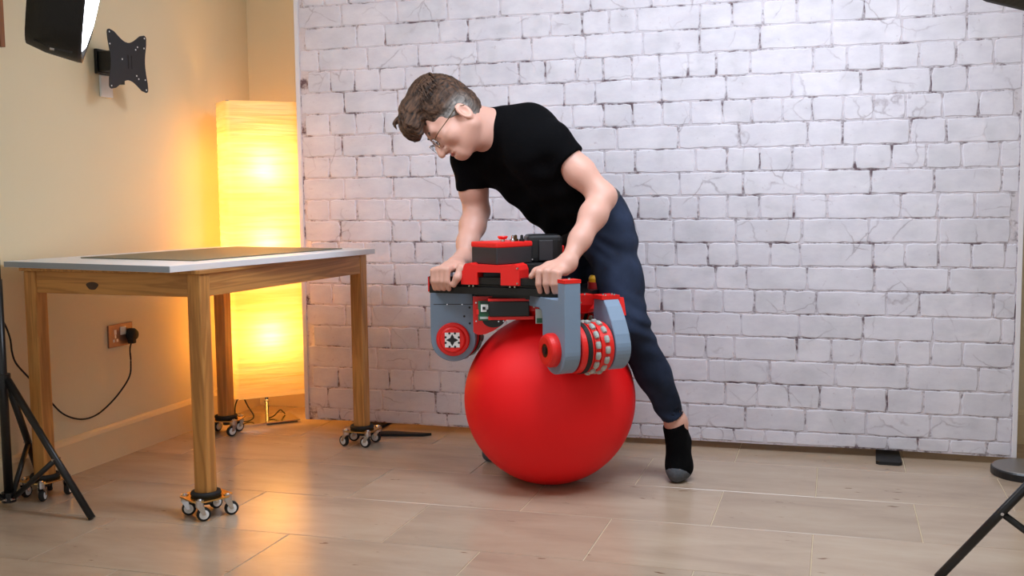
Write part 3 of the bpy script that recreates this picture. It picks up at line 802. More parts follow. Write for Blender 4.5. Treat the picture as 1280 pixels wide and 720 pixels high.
def omni_wheel(f, v0, v1, parent):
    w = abs(v1-v0); sg = 1 if v1 > v0 else -1; ax_ = (f(0, 0, sg)-f(0, 0, 0)); o_ = f(U0, Z0, v0)
    bm = bmesh.new()
    lathe(bm, [(0, 0), (0.082, 0), (0.086, 0.004), (0.086, w*0.40), (0.075, w*0.40), (0.075, w*0.44), (0.085, w*0.44), (0.085, w*0.60), (0.077, w*0.60), (0.077, w*0.64), (0.086, w*0.64), (0.086, w-0.004), (0.082, w), (0, w)], o_, ax_, 48)
    wh = obj('omni_wheel', bm, M['red'], parent)
    bm = bmesh.new(); lathe(bm, [(0.0865, w*0.68), (0.0885, w*0.69), (0.0885, w*0.82), (0.0865, w*0.83)], o_, ax_, 48); obj('belt_band', bm, M['black_soft'], wh)
    for rowi, (vv, ph_) in enumerate(((w*0.17, 0), (w*0.46, 0.5))):
        n = 15
        for k in range(n):
            t = 2*math.pi*(k+ph_)/n
            cu, cz = U0+0.0865*math.cos(t), Z0+0.0865*math.sin(t)
            tu, tz = -math.sin(t), math.cos(t)
            a = f(cu-tu*0.012, cz-tz*0.012, v0+sg*(vv+w*0.06)); b = f(cu+tu*0.012, cz+tz*0.012, v0+sg*(vv+w*0.06))
            bm = bmesh.new(); d = b-a
            lathe(bm, [(0, 0), (0.0075, 0), (0.0095, d.length*0.3), (0.0095, d.length*0.7), (0.0075, d.length), (0, d.length)], a, d, 10)
            obj('roller', bm, M['roller'], wh)
    return wh
def screws(parent, pts, r=0.0035, nrm=(0, -1, 0)):
    n = Vector(nrm).normalized()
    for p_ in pts:
        p_ = Vector(p_); bm = bmesh.new(); cyl(bm, p_-n*0.004, p_+n*0.0035, r, r*0.8, seg=10); obj('screw', bm, M['steel'], parent)
def hub_stack(f, v_face, sgn, parent, badge=False):
    """red bearing cap on the outer face of a side plate"""
    bm = bmesh.new(); ax_ = (f(0, 0, sgn)-f(0, 0, 0)); o_ = f(U0, Z0, v_face)
    if badge: prof = [(0, 0), (0.0615, 0), (0.0615, 0.010), (0.058, 0.014), (0.049, 0.014), (0.046, 0.022), (0.042, 0.025), (0, 0.025)]
    else: prof = [(0, 0), (0.058, 0), (0.058, 0.018), (0.053, 0.030), (0.045, 0.034), (0.024, 0.034), (0.024, 0.026), (0, 0.026)]
    lathe(bm, prof, o_, ax_, 44); h = obj('bearing_cap', bm, M['red'], parent)
    if badge:
        t = 0.0262
        bm = bmesh.new(); prism(bm, [(U0-0.027, Z0-0.027), (U0+0.027, Z0-0.027), (U0+0.027, Z0+0.027), (U0-0.027, Z0+0.027)], (v_face+sgn*0.024, v_face+sgn*t), f); obj('white_badge', bm, M['white_pl'], h)
        star = []
        for k in range(16):
            a = 2*math.pi*k/16; r = (0.022, 0.014, 0.0105, 0.014)[k % 4]
            star.append((U0+r*math.cos(a), Z0+r*math.sin(a)))
        bm = bmesh.new(); prism(bm, star, (v_face+sgn*0.025, v_face+sgn*(t+0.0008)), f); obj('badge_star', bm, M['black_pl'], h)
        for k in range(8):
            a = math.radians(22.5+45*k); r = 0.0265
            bm = bmesh.new(); cyl(bm, f(U0+r*math.cos(a), Z0+r*math.sin(a), v_face+sgn*0.025), f(U0+r*math.cos(a), Z0+r*math.sin(a), v_face+sgn*(t+0.0008)), 0.0042, seg=10); obj('badge_dot', bm, M['black_pl'], h)
    else:
        face_cyl('bearing_ring', M['bronze'], f, v_face+sgn*0.024, v_face+sgn*0.032, 0.0225, h)
        face_cyl('axle_end', M['black_met'], f, v_face+sgn*0.030, v_face+sgn*0.036, 0.013, h, seg=20)
def side_plate(f, poly, v0, v1):
    bm = bmesh.new(); prism(bm, poly, (v0, v1), f)
    es = [e for e in bm.edges if len(e.link_faces) == 2 and (len(e.link_faces[0].verts) > 8 or len(e.link_faces[1].verts) > 8)]
    bmesh.ops.recalc_face_normals(bm, faces=bm.faces)
    bmesh.ops.bevel(bm, geom=es, offset=0.0025, segments=1, affect='EDGES')
    return obj('side_plate', bm, M['grey'], rob)

# left module (faces the camera)
f = MF(175)
p1 = side_plate(f, POLY_B, 0.060, 0.108); hub_stack(f, 0.108, 1, p1, badge=True)
bm = bmesh.new(); prism(bm, [(U0-RP+0.008, 0.679), (U0+RP-0.012, 0.679), (U0+RP-0.012, 0.6815), (U0-RP+0.008, 0.6815)], (0.106, 0.1088), f); obj('parting_line', bm, M['darkbox'], p1)
screws(p1, [f(U0+0.02, 0.680, 0.108), f(U0-0.035, 0.680, 0.108)], 0.0032, f(0, 0, 1)-f(0, 0, 0))
for u, z in ((U0-0.062, 0.668), (U0-0.042, 0.636), (U0-0.062, 0.610)):
    bm = bmesh.new(); cyl(bm, f(u, z, 0.106), f(u, z, 0.1088), 0.0042, seg=12); obj('bolt_hole', bm, M['black_pl'], p1)
side_plate(f, POLY_A, -0.150, -0.100)
omni_wheel(f, -0.085, 0.048, rob)
# right front module
f = MF(-65)
p2 = side_plate(f, POLY_A, -0.160, -0.100); hub_stack(f, -0.160, -1, p2)
bm = bmesh.new(); prism(bm, [(U0+RP-0.05, 0.782), (U0+RP+0.001, 0.782), (U0+RP+0.001, 0.794), (U0+RP-0.05, 0.794)], (-0.161, -0.099), f); c1 = obj('end_cap', bm, M['red'], p2)
screws(c1, [f(U0+RP-0.025, 0.795, -0.13)], 0.005, (0, 0, 1))
screws(p2, [f(u, 0.684, -0.150) for u in (0.18, 0.23, 0.285)], 0.005, (0, 0, -1))
p3 = side_plate(f, POLY_C, 0.036, 0.096)
bm = bmesh.new(); prism(bm, [(U0-0.072, 0.712), (U0+RP-0.084, 0.712), (U0+RP-0.084, 0.726), (U0-0.072, 0.726)], (0.030, 0.100), f); c2 = obj('end_cap', bm, M['red'], p3)
screws(c2, [f(U0-0.03, 0.727, 0.05), f(U0-0.03, 0.727, 0.085), f(U0-0.005, 0.727, 0.045), f(U0-0.005, 0.727, 0.08)], 0.004, (0, 0, 1))
bm = bmesh.new(); prism(bm, [(U0-0.06, 0.655), (U0+0.012, 0.655), (U0-0.005, 0.716), (U0-0.06, 0.716)], (0.096, 0.118), f); obj('motor_cover', bm, M['red'], rob)
omni_wheel(f, 0.030, -0.094, rob)
bm = bmesh.new(); prism(bm, [(0.15, 0.64), (0.235, 0.66), (0.275, 0.69), (0.285, 0.726), (0.15, 0.726)], (-0.098, 0.034), f); mb = obj('motor_mount', bm, M['red'], rob)
screws(mb, [f(0.275, 0.727, v) for v in (-0.085, -0.06, 0.0)], 0.004, (0, 0, 1)); screws(mb, [f(0.279, 0.70, -0.02)], 0.004, f(1, 0, 0))
# rear module between the rider's legs
f = MF(55)
side_plate(f, POLY_B, 0.040, 0.085); side_plate(f, POLY_B, -0.125, -0.085); omni_wheel(f, -0.075, 0.030, rob)

# black grab bar between the left and the right front modules
bA, bB = Vector((-0.424, -0.092, 0)), Vector((0.040, -0.300, 0))
bd = (bB-bA).normalized(); bq = Vector((bd.y, -bd.x, 0)); BL = (bB-bA).length
bmid = (bA+bB)/2
def bar(s, z, q): return bA+bd*s+bq*q+Vector((0, 0, z))
bm = bmesh.new()
prism(bm, [(-0.028, 0.727), (-0.028, 0.752), (-0.020, 0.755), (-0.020, 0.760), (-0.028, 0.763), (-0.028, 0.787), (0.028, 0.787), (0.028, 0.763), (0.020, 0.760), (0.020, 0.755), (0.028, 0.752), (0.028, 0.727)], (0, BL), lambda a, b, v: bar(v, b, a))
gb = obj('grab_bar', bm, M['black_met'], rob)
bm = bmesh.new(); prism(bm, [(-0.026, 0.731), (0.026, 0.731), (0.026, 0.785), (-0.026, 0.785)], (-0.006, 0.0), lambda a, b, v: bar(v, b, a)); obj('end_cap', bm, M['red'], gb)
# deck plates below the bar
bm = bmesh.new()
prism(bm, [(-0.27, -0.14), (-0.02, -0.24), (0.12, -0.20), (0.20, 0.0), (0.18, 0.20), (0.03, 0.24), (-0.20, 0.12), (-0.29, 0.0)], (0.708, 0.727), lambda a, b, v: Vector((a, b, v))); obj('deck_plate', bm, M['black_met'], rob)
bm = bmesh.new(); lathe(bm, [(0, 0.640), (0.10, 0.640), (0.17, 0.646), (0.20, 0.665), (0.20, 0.700), (0, 0.700)], (0, -0.01, 0), seg=48); obj('lower_deck', bm, M['red'], rob)
bm = bmesh.new()
prism(bm, [(-0.277, 0.716), (-0.277, 0.590), (-0.270, 0.582), (-0.255, 0.578), (-0.235, 0.580), (-0.205, 0.592), (-0.175, 0.612), (-0.150, 0.640), (-0.140, 0.665), (-0.072, 0.665), (-0.072, 0.716)], (-0.165, -0.145), lambda a, b, v: Vector((a, v, b))); tb_ = obj('front_panel', bm, M['red'], rob)
screws(tb_, [(-0.266, -0.166, 0.694), (-0.266, -0.166, 0.628), (-0.186, -0.166, 0.626), (-0.168, -0.166, 0.627)], 0.0035)
bm = bmesh.new(); prism(bm, [(-0.204+0.04*math.cos(t), 0.632+0.028*math.sin(t)) for t in [math.pi+math.pi*i/12 for i in range(13)]], (-0.1665, -0.16), lambda a, b, v: Vector((a, v, b))); obj('round_window', bm, M['black_pl'], tb_)
bm = bmesh.new(); bx(bm, -0.219, -0.076, -0.215, -0.10, 0.648, 0.702, bevel=0.004); bb = obj('battery_box', bm, M['black_pl'], rob)
bm = bmesh.new(); bx(bm, -0.222, -0.072, -0.212, -0.09, 0.702, 0.712, bevel=0.002); obj('red_rim', bm, M['red'], bb)
bm = bmesh.new(); bx(bm, -0.222, -0.060, -0.210, -0.09, 0.636, 0.648, bevel=0.002); obj('red_rim', bm, M['red'], bb)
bm = bmesh.new(); bx(bm, -0.258, -0.214, -0.190, -0.186, 0.632, 0.702); pb = obj('circuit_board', bm, M['pcb'], rob)
for i, (x0, x1, z0, z1, m_) in enumerate(((-0.248, -0.222, 0.664, 0.690, 'white_pl'), (-0.242, -0.232, 0.672, 0.682, 'black_pl'), (-0.228, -0.222, 0.664, 0.672, 'black_pl'), (-0.250, -0.216, 0.695, 0.700, 'black_pl'), (-0.252, -0.220, 0.638, 0.646, 'roller'), (-0.264, -0.256, 0.655, 0.672, 'red'))):
    box('component', M[m_], pb, x0, x1, -0.1945-0.002*(i in (1, 2)), -0.188, z0, z1)
bm = bmesh.new(); bx(bm, -0.056, -0.014, -0.27, -0.25, 0.628, 0.678, bevel=0.002); q_ = obj('motor_driver', bm, M['roller'], rob)
box('component', M['pcb'], q_, -0.052, -0.034, -0.2725, -0.268, 0.632, 0.648); box('component', M['darkbox'], q_, -0.030, -0.018, -0.2725, -0.268, 0.650, 0.672)
# red bridge bracket clamped on the bar
def s_at(px):
    for s in np.linspace(0, BL, 400):
        w_ = rob_world(bar(s, 0.757, 0.03)); d_ = w_-CP
        if 640+F_PX*(d_@CR)/(d_@CF) >= px: return s
    return BL
def rob_world(v):
    c, s = math.cos(YAW), math.sin(YAW)
    return np.array([BC.x+v[0]*c-v[1]*s, BC.y+v[0]*s+v[1]*c, v[2]])
sa, sb_, sc_, sd_ = s_at(578), s_at(650), s_at(598), s_at(627)
bm = bmesh.new()
prism(bm, [(sa, 0.762), (sc_, 0.762), (sc_, 0.806), (sd_, 0.806), (sd_, 0.762), (sb_, 0.762), (sb_, 0.815), (sb_-0.006, 0.830), (sb_-0.02, 0.837), (sb_-0.034, 0.832), (sa+0.045, 0.832), (sa+0.033, 0.838), (sa+0.018, 0.836), (sa+0.010, 0.826), (sa+0.008, 0.812), (sa, 0.808)], (-0.045, 0.040), lambda a, b, v: bar(a, b, v))
br_ = obj('bridge_bracket', bm, M['red'], rob)
screws(br_, [bar(s, 0.757, 0.034) for s in (sa+0.030, sa+0.046, sb_-0.036, sb_-0.018)]+[bar(sb_-0.006, 0.822, 0.040), bar(sb_-0.006, 0.77, 0.040)], 0.004, bq)
screws(br_, [bar(s, 0.768, 0.0) for s in ((sa+sb_)/2-0.016, (sa+sb_)/2+0.004)], 0.004, bq)
bm = bmesh.new(); bx(bm, -0.24, 0.02, -0.17, 0.06, 0.727, 0.832, bevel=0.004); obj('centre_block', bm, M['black_pl'], rob)
# control box with red lid, corner toward the camera
def rbox(name, m, cen, hw, hd, ang, z0, z1, bev, parent):
    bm = bmesh.new(); bx(bm, -hw, hw, -hd, hd, z0, z1, bevel=bev, seg=3, mtx=Matrix.Translation((cen[0], cen[1], 0)) @ Matrix.Rotation(math.radians(ang), 4, 'Z'))
    return obj(name, bm, m, parent)
cb = rbox('control_box', M['darkbox'], (-0.172, -0.13), 0.082, 0.072, 40, 0.832, 0.894, 0.006, rob)
rbox('lid', M['red'], (-0.172, -0.13), 0.084, 0.074, 40, 0.891, 0.911, 0.007, cb)
def knob(name, x, y_, prof, m, parent):
    bm = bmesh.new(); lathe(bm, prof, (x, y_, 0.910), seg=20); return obj(name, bm, m, parent)
kb = knob('stop_button', -0.168, -0.175, [(0, 0), (0.008, 0), (0.008, 0.010), (0, 0.010)], M['steel'], cb)
knob('button_cap', -0.168, -0.175, [(0.006, 0.009), (0.013, 0.010), (0.019, 0.018), (0.017, 0.021), (0, 0.021)], M['red'], kb)
for x, y_, m_ in ((-0.133, -0.165, 'steel'), (-0.122, -0.14, 'bronze'), (-0.100, -0.15, 'black_pl')):
    knob('toggle_switch', x, y_, [(0, 0), (0.010, 0), (0.010, 0.008), (0.006, 0.010), (0.005, 0.022), (0, 0.024)], M[m_], cb)
b2 = rbox('battery_pack', M['black_pl'], (-0.022, -0.03), 0.066, 0.075, 4, 0.828, 0.930, 0.02, rob)
rbox('grey_panel', M['darkbox'], (-0.013, -0.109), 0.026, 0.006, 4, 0.838, 0.912, 0.004, b2)
rbox('red_stripe', M['red'], (0.045, -0.03), 0.006, 0.05, 4, 0.842, 0.890, 0.003, b2)
screws(b2, [(-0.062, -0.108, 0.843)], 0.003)
bm = bmesh.new(); lathe(bm, [(0, 0.806), (0.082, 0.806), (0.082, 0.824), (0.078, 0.828), (0, 0.828)], (-0.018, -0.035, 0), seg=40); obj('turntable_disc', bm, M['dred'], rob)
bm = bmesh.new(); lathe(bm, [(0, 0.727), (0.040, 0.727), (0.040, 0.80), (0.03, 0.806), (0, 0.806)], (-0.018, -0.035, 0), seg=30); obj('turntable_column', bm, M['black_pl'], rob)
bm = bmesh.new(); lathe(bm, [(0, 0.727), (0.030, 0.727), (0.030, 0.752), (0, 0.752)], (0.172, -0.02, 0), seg=24); es_ = obj('emergency_switch', bm, M['dred'], rob)
bm = bmesh.new(); lathe(bm, [(0, 0.752), (0.024, 0.752), (0.026, 0.765), (0.020, 0.776), (0, 0.778)], (0.172, -0.02, 0), seg=24); obj('yellow_cap', bm, M['yellow'], es_)
screws(es_, [(0.196, -0.045, 0.747), (0.188, -0.048, 0.757)], 0.003)

# ------------------------------------------------------------------ implicit-surface modeller for the person
class Field:
    def __init__(s, lo, hi, h):
        s.lo = np.array(lo, float); s.h = h
        s.n = np.ceil((np.array(hi)-s.lo)/h).astype(int)+1
        s.f = np.full(s.n, 1.0, np.float32)
    def _win(s, lo, hi, m):
        a = np.maximum(np.floor((np.asarray(lo)-m-s.lo)/s.h).astype(int), 0)
        b = np.minimum(np.ceil((np.asarray(hi)+m-s.lo)/s.h).astype(int)+1, s.n)
        if (b <= a).any(): return None, None
        ax_ = [(s.lo[i]+s.h*np.arange(a[i], b[i])).astype(np.float32) for i in range(3)]
        X, Y, Z = np.meshgrid(*ax_, indexing='ij')
        return (slice(a[0], b[0]), slice(a[1], b[1]), slice(a[2], b[2])), (X, Y, Z)
    def _mix(s, w, d, k, sub=False):
        a = s.f[w]
        if sub:
            b = -d
            if k: hh = np.maximum(k-np.abs(a-b), 0)/k; s.f[w] = np.maximum(a, b)+hh*hh*k*0.25
            else: s.f[w] = np.maximum(a, b)
        else:
            if k: hh = np.maximum(k-np.abs(a-d), 0)/k; s.f[w] = np.minimum(a, d)-hh*hh*k*0.25
            else: s.f[w] = np.minimum(a, d)
    def cone(s, a, b, ra, rb=None, k=0.02, sub=False):
        a, b = np.asarray(a, float), np.asarray(b, float); rb = ra if rb is None else rb
        R_ = max(ra, rb); w, g = s._win(np.minimum(a, b)-R_, np.maximum(a, b)+R_, k+2.5*s.h)
        if w is None: return
        ba = b-a; L2 = max(ba@ba, 1e-12)
        t = np.clip(((g[0]-a[0])*ba[0]+(g[1]-a[1])*ba[1]+(g[2]-a[2])*ba[2])/L2, 0, 1)
        d = np.sqrt((g[0]-a[0]-t*ba[0])**2+(g[1]-a[1]-t*ba[1])**2+(g[2]-a[2]-t*ba[2])**2)-(ra+(rb-ra)*t)
        s._mix(w, d, k, sub)
    def chain(s, pts, rad, k=0.02):
        for i in range(len(pts)-1): s.cone(pts[i], pts[i+1], rad[i], rad[i+1], k)
    def ell(s, c, B, r, k=0.02, sub=False):
        """B: rows are the ellipsoid's axes"""
        c = np.asarray(c, float); B = np.asarray(B, float); R_ = max(r)
        w, g = s._win(c-R_, c+R_, k+2.5*s.h)
        if w is None: return
        q = [(g[0]-c[0])*B[i][0]+(g[1]-c[1])*B[i][1]+(g[2]-c[2])*B[i][2] for i in range(3)]
        k0 = np.sqrt(sum((q[i]/r[i])**2 for i in range(3))); k1 = np.sqrt(sum((q[i]/r[i]**2)**2 for i in range(3)))+1e-9
        s._mix(w, k0*(k0-1)/k1, k, sub)
    def cut(s, p, n, lo=None, hi=None, k=0.0):
        """keep the side the normal points away from (inside lo..hi only)"""
        n = np.asarray(n, float)/np.linalg.norm(n)
        if lo is None: lo = s.lo; hi = s.lo+s.h*s.n
        w, g = s._win(lo, hi, 0)
        if w is None: return
        d = (g[0]-p[0])*n[0]+(g[1]-p[1])*n[1]+(g[2]-p[2])*n[2]
        a = s.f[w]
        if k: hh = np.maximum(k-np.abs(a-d), 0)/k; s.f[w] = np.maximum(a, d)+hh*hh*k*0.25
        else: s.f[w] = np.maximum(a, d)
    def wrinkle(s, fn, lo=None, hi=None):
        if lo is None: lo = s.lo; hi = s.lo+s.h*s.n
        w, g = s._win(lo, hi, 0)
        a = s.f[w]; m = a < 0.06
        a[m] += fn(g[0][m], g[1][m], g[2][m]).astype(np.float32)
        s.f[w] = a
    def mesh(s, name):
        f = s.f.copy(); f[0] = f[-1] = 1; f[:, 0] = f[:, -1] = 1; f[:, :, 0] = f[:, :, -1] = 1
        neg = f < 0
        c = [neg[i:neg.shape[0]-1+i, j:neg.shape[1]-1+j, k:neg.shape[2]-1+k] for i in (0, 1) for j in (0, 1) for k in (0, 1)]
        anyc = c[0].copy(); allc = c[0].copy()
        for q in c[1:]: anyc |= q; allc &= q
        act = anyc & ~allc
        I = np.argwhere(act)
        idx = np.full(act.shape, -1, np.int32); idx[act] = np.arange(len(I))
        cor = np.array([(i, j, k) for i in (0, 1) for j in (0, 1) for k in (0, 1)])
        V = np.stack([f[I[:, 0]+o_[0], I[:, 1]+o_[1], I[:, 2]+o_[2]] for o_ in cor], 1)
        P = np.zeros((len(I), 3)); N_ = np.zeros(len(I))
        for a in range(8):
            for b in range(a+1, 8):
                if np.abs(cor[a]-cor[b]).sum() != 1: continue
                cr_ = (V[:, a] < 0) != (V[:, b] < 0)
                t = V[cr_, a]/(V[cr_, a]-V[cr_, b])
                P[cr_] += cor[a]+t[:, None]*(cor[b]-cor[a]); N_[cr_] += 1
        P = s.lo+s.h*(I+P/N_[:, None])
        faces = []
        for axx in range(3):
            o1, o2 = [(1, 2), (2, 0), (0, 1)][axx]
            sl0 = [slice(None)]*3; sl1 = [slice(None)]*3
            sl0[axx] = slice(0, -1); sl1[axx] = slice(1, None)
            n0, n1 = neg[tuple(sl0)], neg[tuple(sl1)]
            E_ = np.argwhere(n0 != n1)
            E_ = E_[(E_[:, o1] > 0) & (E_[:, o2] > 0)]
            fl = n0[E_[:, 0], E_[:, 1], E_[:, 2]]
            def at_(d1, d2):
                q = E_.copy(); q[:, o1] += d1; q[:, o2] += d2; return idx[q[:, 0], q[:, 1], q[:, 2]]
            Q = np.stack([at_(-1, -1), at_(0, -1), at_(0, 0), at_(-1, 0)], 1)
            Q[~fl] = Q[~fl][:, ::-1]
            faces.append(Q)
        Fq = np.concatenate(faces); Fq = Fq[(Fq >= 0).all(1)]
        # light Laplacian polish
        for _ in range(2):
            A = np.zeros_like(P); W = np.zeros(len(P))
            for a in range(4):
                i, j = Fq[:, a], Fq[:, (a+1) % 4]
                for c_ in range(3): A[:, c_] += np.bincount(i, P[j, c_], len(P))
                W += np.bincount(i, minlength=len(P))
            W = np.maximum(W, 1); P = 0.55*P+0.45*A/W[:, None]
        me = bpy.data.meshes.new(name)
        me.vertices.add(len(P)); me.vertices.foreach_set('co', P.astype(np.float32).ravel())
        me.loops.add(len(Fq)*4); me.loops.foreach_set('vertex_index', Fq.astype(np.int32).ravel())
        me.polygons.add(len(Fq)); me.polygons.foreach_set('loop_start', np.arange(0, len(Fq)*4, 4, dtype=np.int32))
        me.update(calc_edges=True); me.validate()
        return me

# ------------------------------------------------------------------ the person
per = empty('person', (-0.86, 4.05, 0.0))
tag(per, 'person in black T-shirt and jeans bending over the robot, both hands on its bar', 'person')
def pchild(name, me, m, parent=per):
    o_ = link(name, me, m, parent, True)
    o_.matrix_parent_inverse = Matrix.Translation((0.86, -4.05, 0.0)) if parent is per else Matrix.Identity(4)
    return o_
# joints (world)
LH, LK, LA = D(760, 296, 4.03), D(785, 405, 3.90), D(845, 528, 4.03)
RH, RK, RA = D(730, 300, 4.20), np.array([-1.10, 4.27, 0.50]), np.array([-1.10, 4.23, 0.12])
LS, LE, LWr = D(690, 178, 3.89), D(754, 246, 3.86), D(709, 329, 3.71)
RS, RE, RWr = D(586, 200, 4.08), D(596, 264, 4.15), D(578, 325, 3.99)
# head frame
hx = lambda a, b, c: CR*a+CU*b+CF*c
HF = hx(-0.58, -0.80, -0.20); HF /= np.linalg.norm(HF)
HU = hx(-0.81, 0.58, 0.0); HU = HU-HF*(HU@HF); HU /= np.linalg.norm(HU)
HL = np.cross(HU, HF)
HC = D(570, 147, 3.93); HS = 1.20
def hd(x, y, z): return HC+HS*(HL*x+HF*y+HU*z)
HB = np.array([HL, HF, HU])
def hr(*r): return tuple(HS*v for v in r)

def torso(F_, g):
    """spine columns, ribs and shoulders; g grows the radii"""
    F_.cone(D(752, 277, 4.05), D(668, 190, 3.95), 0.098+g, 0.108+g, 0.05)
    F_.cone(D(722, 284, 4.15), D(624, 194, 4.07), 0.098+g, 0.100+g, 0.05)
    F_.cone(D(660, 168, 3.98), D(636, 168, 4.02), 0.110+g, 0.102+g, 0.05)
    F_.cone(D(660, 172, 3.96), LS, 0.092+g, 0.063+g, 0.05)
    F_.cone(D(622, 188, 4.05), RS, 0.086+g, 0.060+g, 0.05)
    F_.cone(D(632, 172, 4.01), D(606, 158, 3.99), 0.078+g, 0.062+g, 0.04)
h_ = 0.0042
allp = np.array([LH, LK, LA, RA, RK, LS, LE, RE, HC])
bodyf = Field((-1.56, 3.40, -0.005), (-0.42, 4.42, 1.62), h_)
torso(bodyf, -0.012)
# neck and head
bodyf.cone(D(622, 160, 4.00), hd(0, -0.020, -0.030), 0.066, 0.058, 0.03)
bodyf.cone(D(612, 172, 3.98), hd(0, 0.015, -0.060), 0.060, 0.050, 0.03)
bodyf.ell(hd(0, 0.008, 0.045), HB, hr(0.076, 0.088, 0.083), 0.02)
bodyf.ell(hd(0, 0.030, -0.020), HB, hr(0.064, 0.066, 0.085), 0.03)
for s in (-1, 1):
    bodyf.cone(hd(s*0.052, 0.005, -0.055), hd(s*0.012, 0.074, -0.080), HS*0.025, HS*0.020, 0.03)
    bodyf.ell(hd(s*0.043, 0.066, -0.022), HB, hr(0.024, 0.026, 0.026), 0.025)
bodyf.ell(hd(0, 0.080, -0.079), HB, hr(0.023, 0.018, 0.017), 0.02)
bodyf.cone(hd(-0.034, 0.084, 0.026), hd(0.034, 0.084, 0.026), HS*0.013, HS*0.013, 0.02)
for s in (-1, 1): bodyf.ell(hd(s*0.032, 0.108, 0.002), HB, hr(0.020, 0.020, 0.014), 0.012, True)
for s in (-1, 1): bodyf.ell(hd(s*0.031, 0.079, 0.000), HB, hr(0.015, 0.014, 0.013), 0.006)
bodyf.cone(hd(0, 0.092, 0.014), hd(0, 0.120, -0.034), HS*0.009, HS*0.0125, 0.012)
for s in (-1, 1): bodyf.cone(hd(s*0.011, 0.104, -0.038), hd(s*0.012, 0.100, -0.036), HS*0.0085, HS*0.0085, 0.008)
bodyf.ell(hd(0, 0.085, -0.062), HB, hr(0.030, 0.016, 0.020), 0.015)
bodyf.cone(hd(-0.022, 0.094, -0.060), hd(0.022, 0.094, -0.060), HS*0.0062, HS*0.0062, 0.006)
bodyf.cone(hd(-0.019, 0.092, -0.071), hd(0.019, 0.092, -0.071), HS*0.0072, HS*0.0072, 0.006)
bodyf.cone(hd(-0.026, 0.099, -0.0655), hd(0.026, 0.099, -0.0655), HS*0.0028, HS*0.0028, 0.004, True)
for s in (-1, 1):
    e0 = hd(s*0.078, -0.008, -0.018)
    EB = np.array([HL*0.93-s*HF*0.36, HF*0.93+s*HL*0.36, HU])
    bodyf.ell(e0, EB, hr(0.010, 0.021, 0.033), 0.006)
    bodyf.ell(e0+HS*s*HL*0.011-HS*HU*0.001, EB, hr(0.011, 0.0125, 0.021), 0.005, True)
# arms
bodyf.chain([LS, LS*0.45+LE*0.55, LE], [0.054, 0.051, 0.045], 0.03)
bodyf.chain([LE, LE*0.72+LWr*0.28, LE*0.35+LWr*0.65, LWr], [0.045, 0.047, 0.036, 0.027], 0.03)
bodyf.chain([RS, RS*0.4+RE*0.6, RE], [0.054, 0.052, 0.047], 0.03)
bodyf.chain([RE, RE*0.7+RWr*0.3, RE*0.35+RWr*0.65, RWr], [0.046, 0.047, 0.037, 0.028], 0.03)
# hands closed on the bar
def hb(px, z, q):
    s = s_at(px) if px >= 541 else -0.002
    return rob_world(bar(s, z, q))
hand_hi = []
def hand(F_, wrist, fing, thumb):
    mc = []
    for i, (px, dz, dpx) in enumerate(fing):
        a = hb(px+dpx, 0.822+dz, -0.010); b = hb(px, 0.812+dz*0.6, 0.046); c = hb(px, 0.772, 0.051); d = hb(px+0.5, 0.744, 0.040)
        mc.append(a)
        F_.cone(wrist, a, 0.025, 0.0150, 0.022)
        F_.cone(a, b, 0.0150, 0.0125, 0.010)
        F_.cone(b, c, 0.0125, 0.0115, 0.004)
        F_.cone(c, d, 0.0112, 0.0095, 0.004)
    for a, b in zip(mc, mc[1:]):
        F_.cone(a, b, 0.0150, 0.0150, 0.014); F_.cone(a*0.6+wrist*0.4, b*0.6+wrist*0.4, 0.0185, 0.0185, 0.014)
    for (a, ra), (b, rb_) in zip(thumb, thumb[1:]): F_.cone(a, b, ra, rb_, 0.010)
hand(bodyf, LWr, [(676, 0.000, 7), (685, 0.004, 5), (694, 0.002, 3), (702, -0.006, 2)],
     [(LWr*0.75+hb(690, 0.83, -0.02)*0.25, 0.020), (hb(681, 0.828, -0.004), 0.0165), (hb(670, 0.812, 0.026), 0.0140), (hb(665, 0.796, 0.036), 0.0105)])
hand(bodyf, RWr, [(562, 0.002, 4), (556, 0.003, 5), (550, 0.0, 6), (545, -0.006, 7)],
     [(RWr*0.7+hb(572, 0.83, 0.0)*0.3, 0.019), (hb(576, 0.815, 0.022), 0.0165), (hb(574, 0.786, 0.044), 0.0135), (hb(570, 0.760, 0.048), 0.0108)])
# legs and feet
bodyf.chain([LH, LK, LA], [0.080, 0.052, 0.034], 0.03); bodyf.chain([RH, RK, RA], [0.080, 0.055, 0.036], 0.03)
LB, LT, LHe = np.array([-0.553, 3.968, 0.052]), np.array([-0.557, 3.925, 0.034]), D(850, 552, 4.075)
RB, RT, RHe = np.array([-1.275, 4.085, 0.043]), np.array([-1.328, 4.048, 0.034]), np.array([-1.075, 4.25, 0.045])
for a, he, b, t in ((LA, LHe, LB, LT), (RA, RHe, RB, RT)):
    bodyf.cone(a, he, 0.034, 0.032, 0.03); bodyf.cone(a, b, 0.034, 0.036, 0.03); bodyf.cone(he, b, 0.030, 0.034, 0.03); bodyf.cone(b, t, 0.034, 0.026, 0.02)
body = pchild('body', bodyf.mesh('body'), M['skin'])

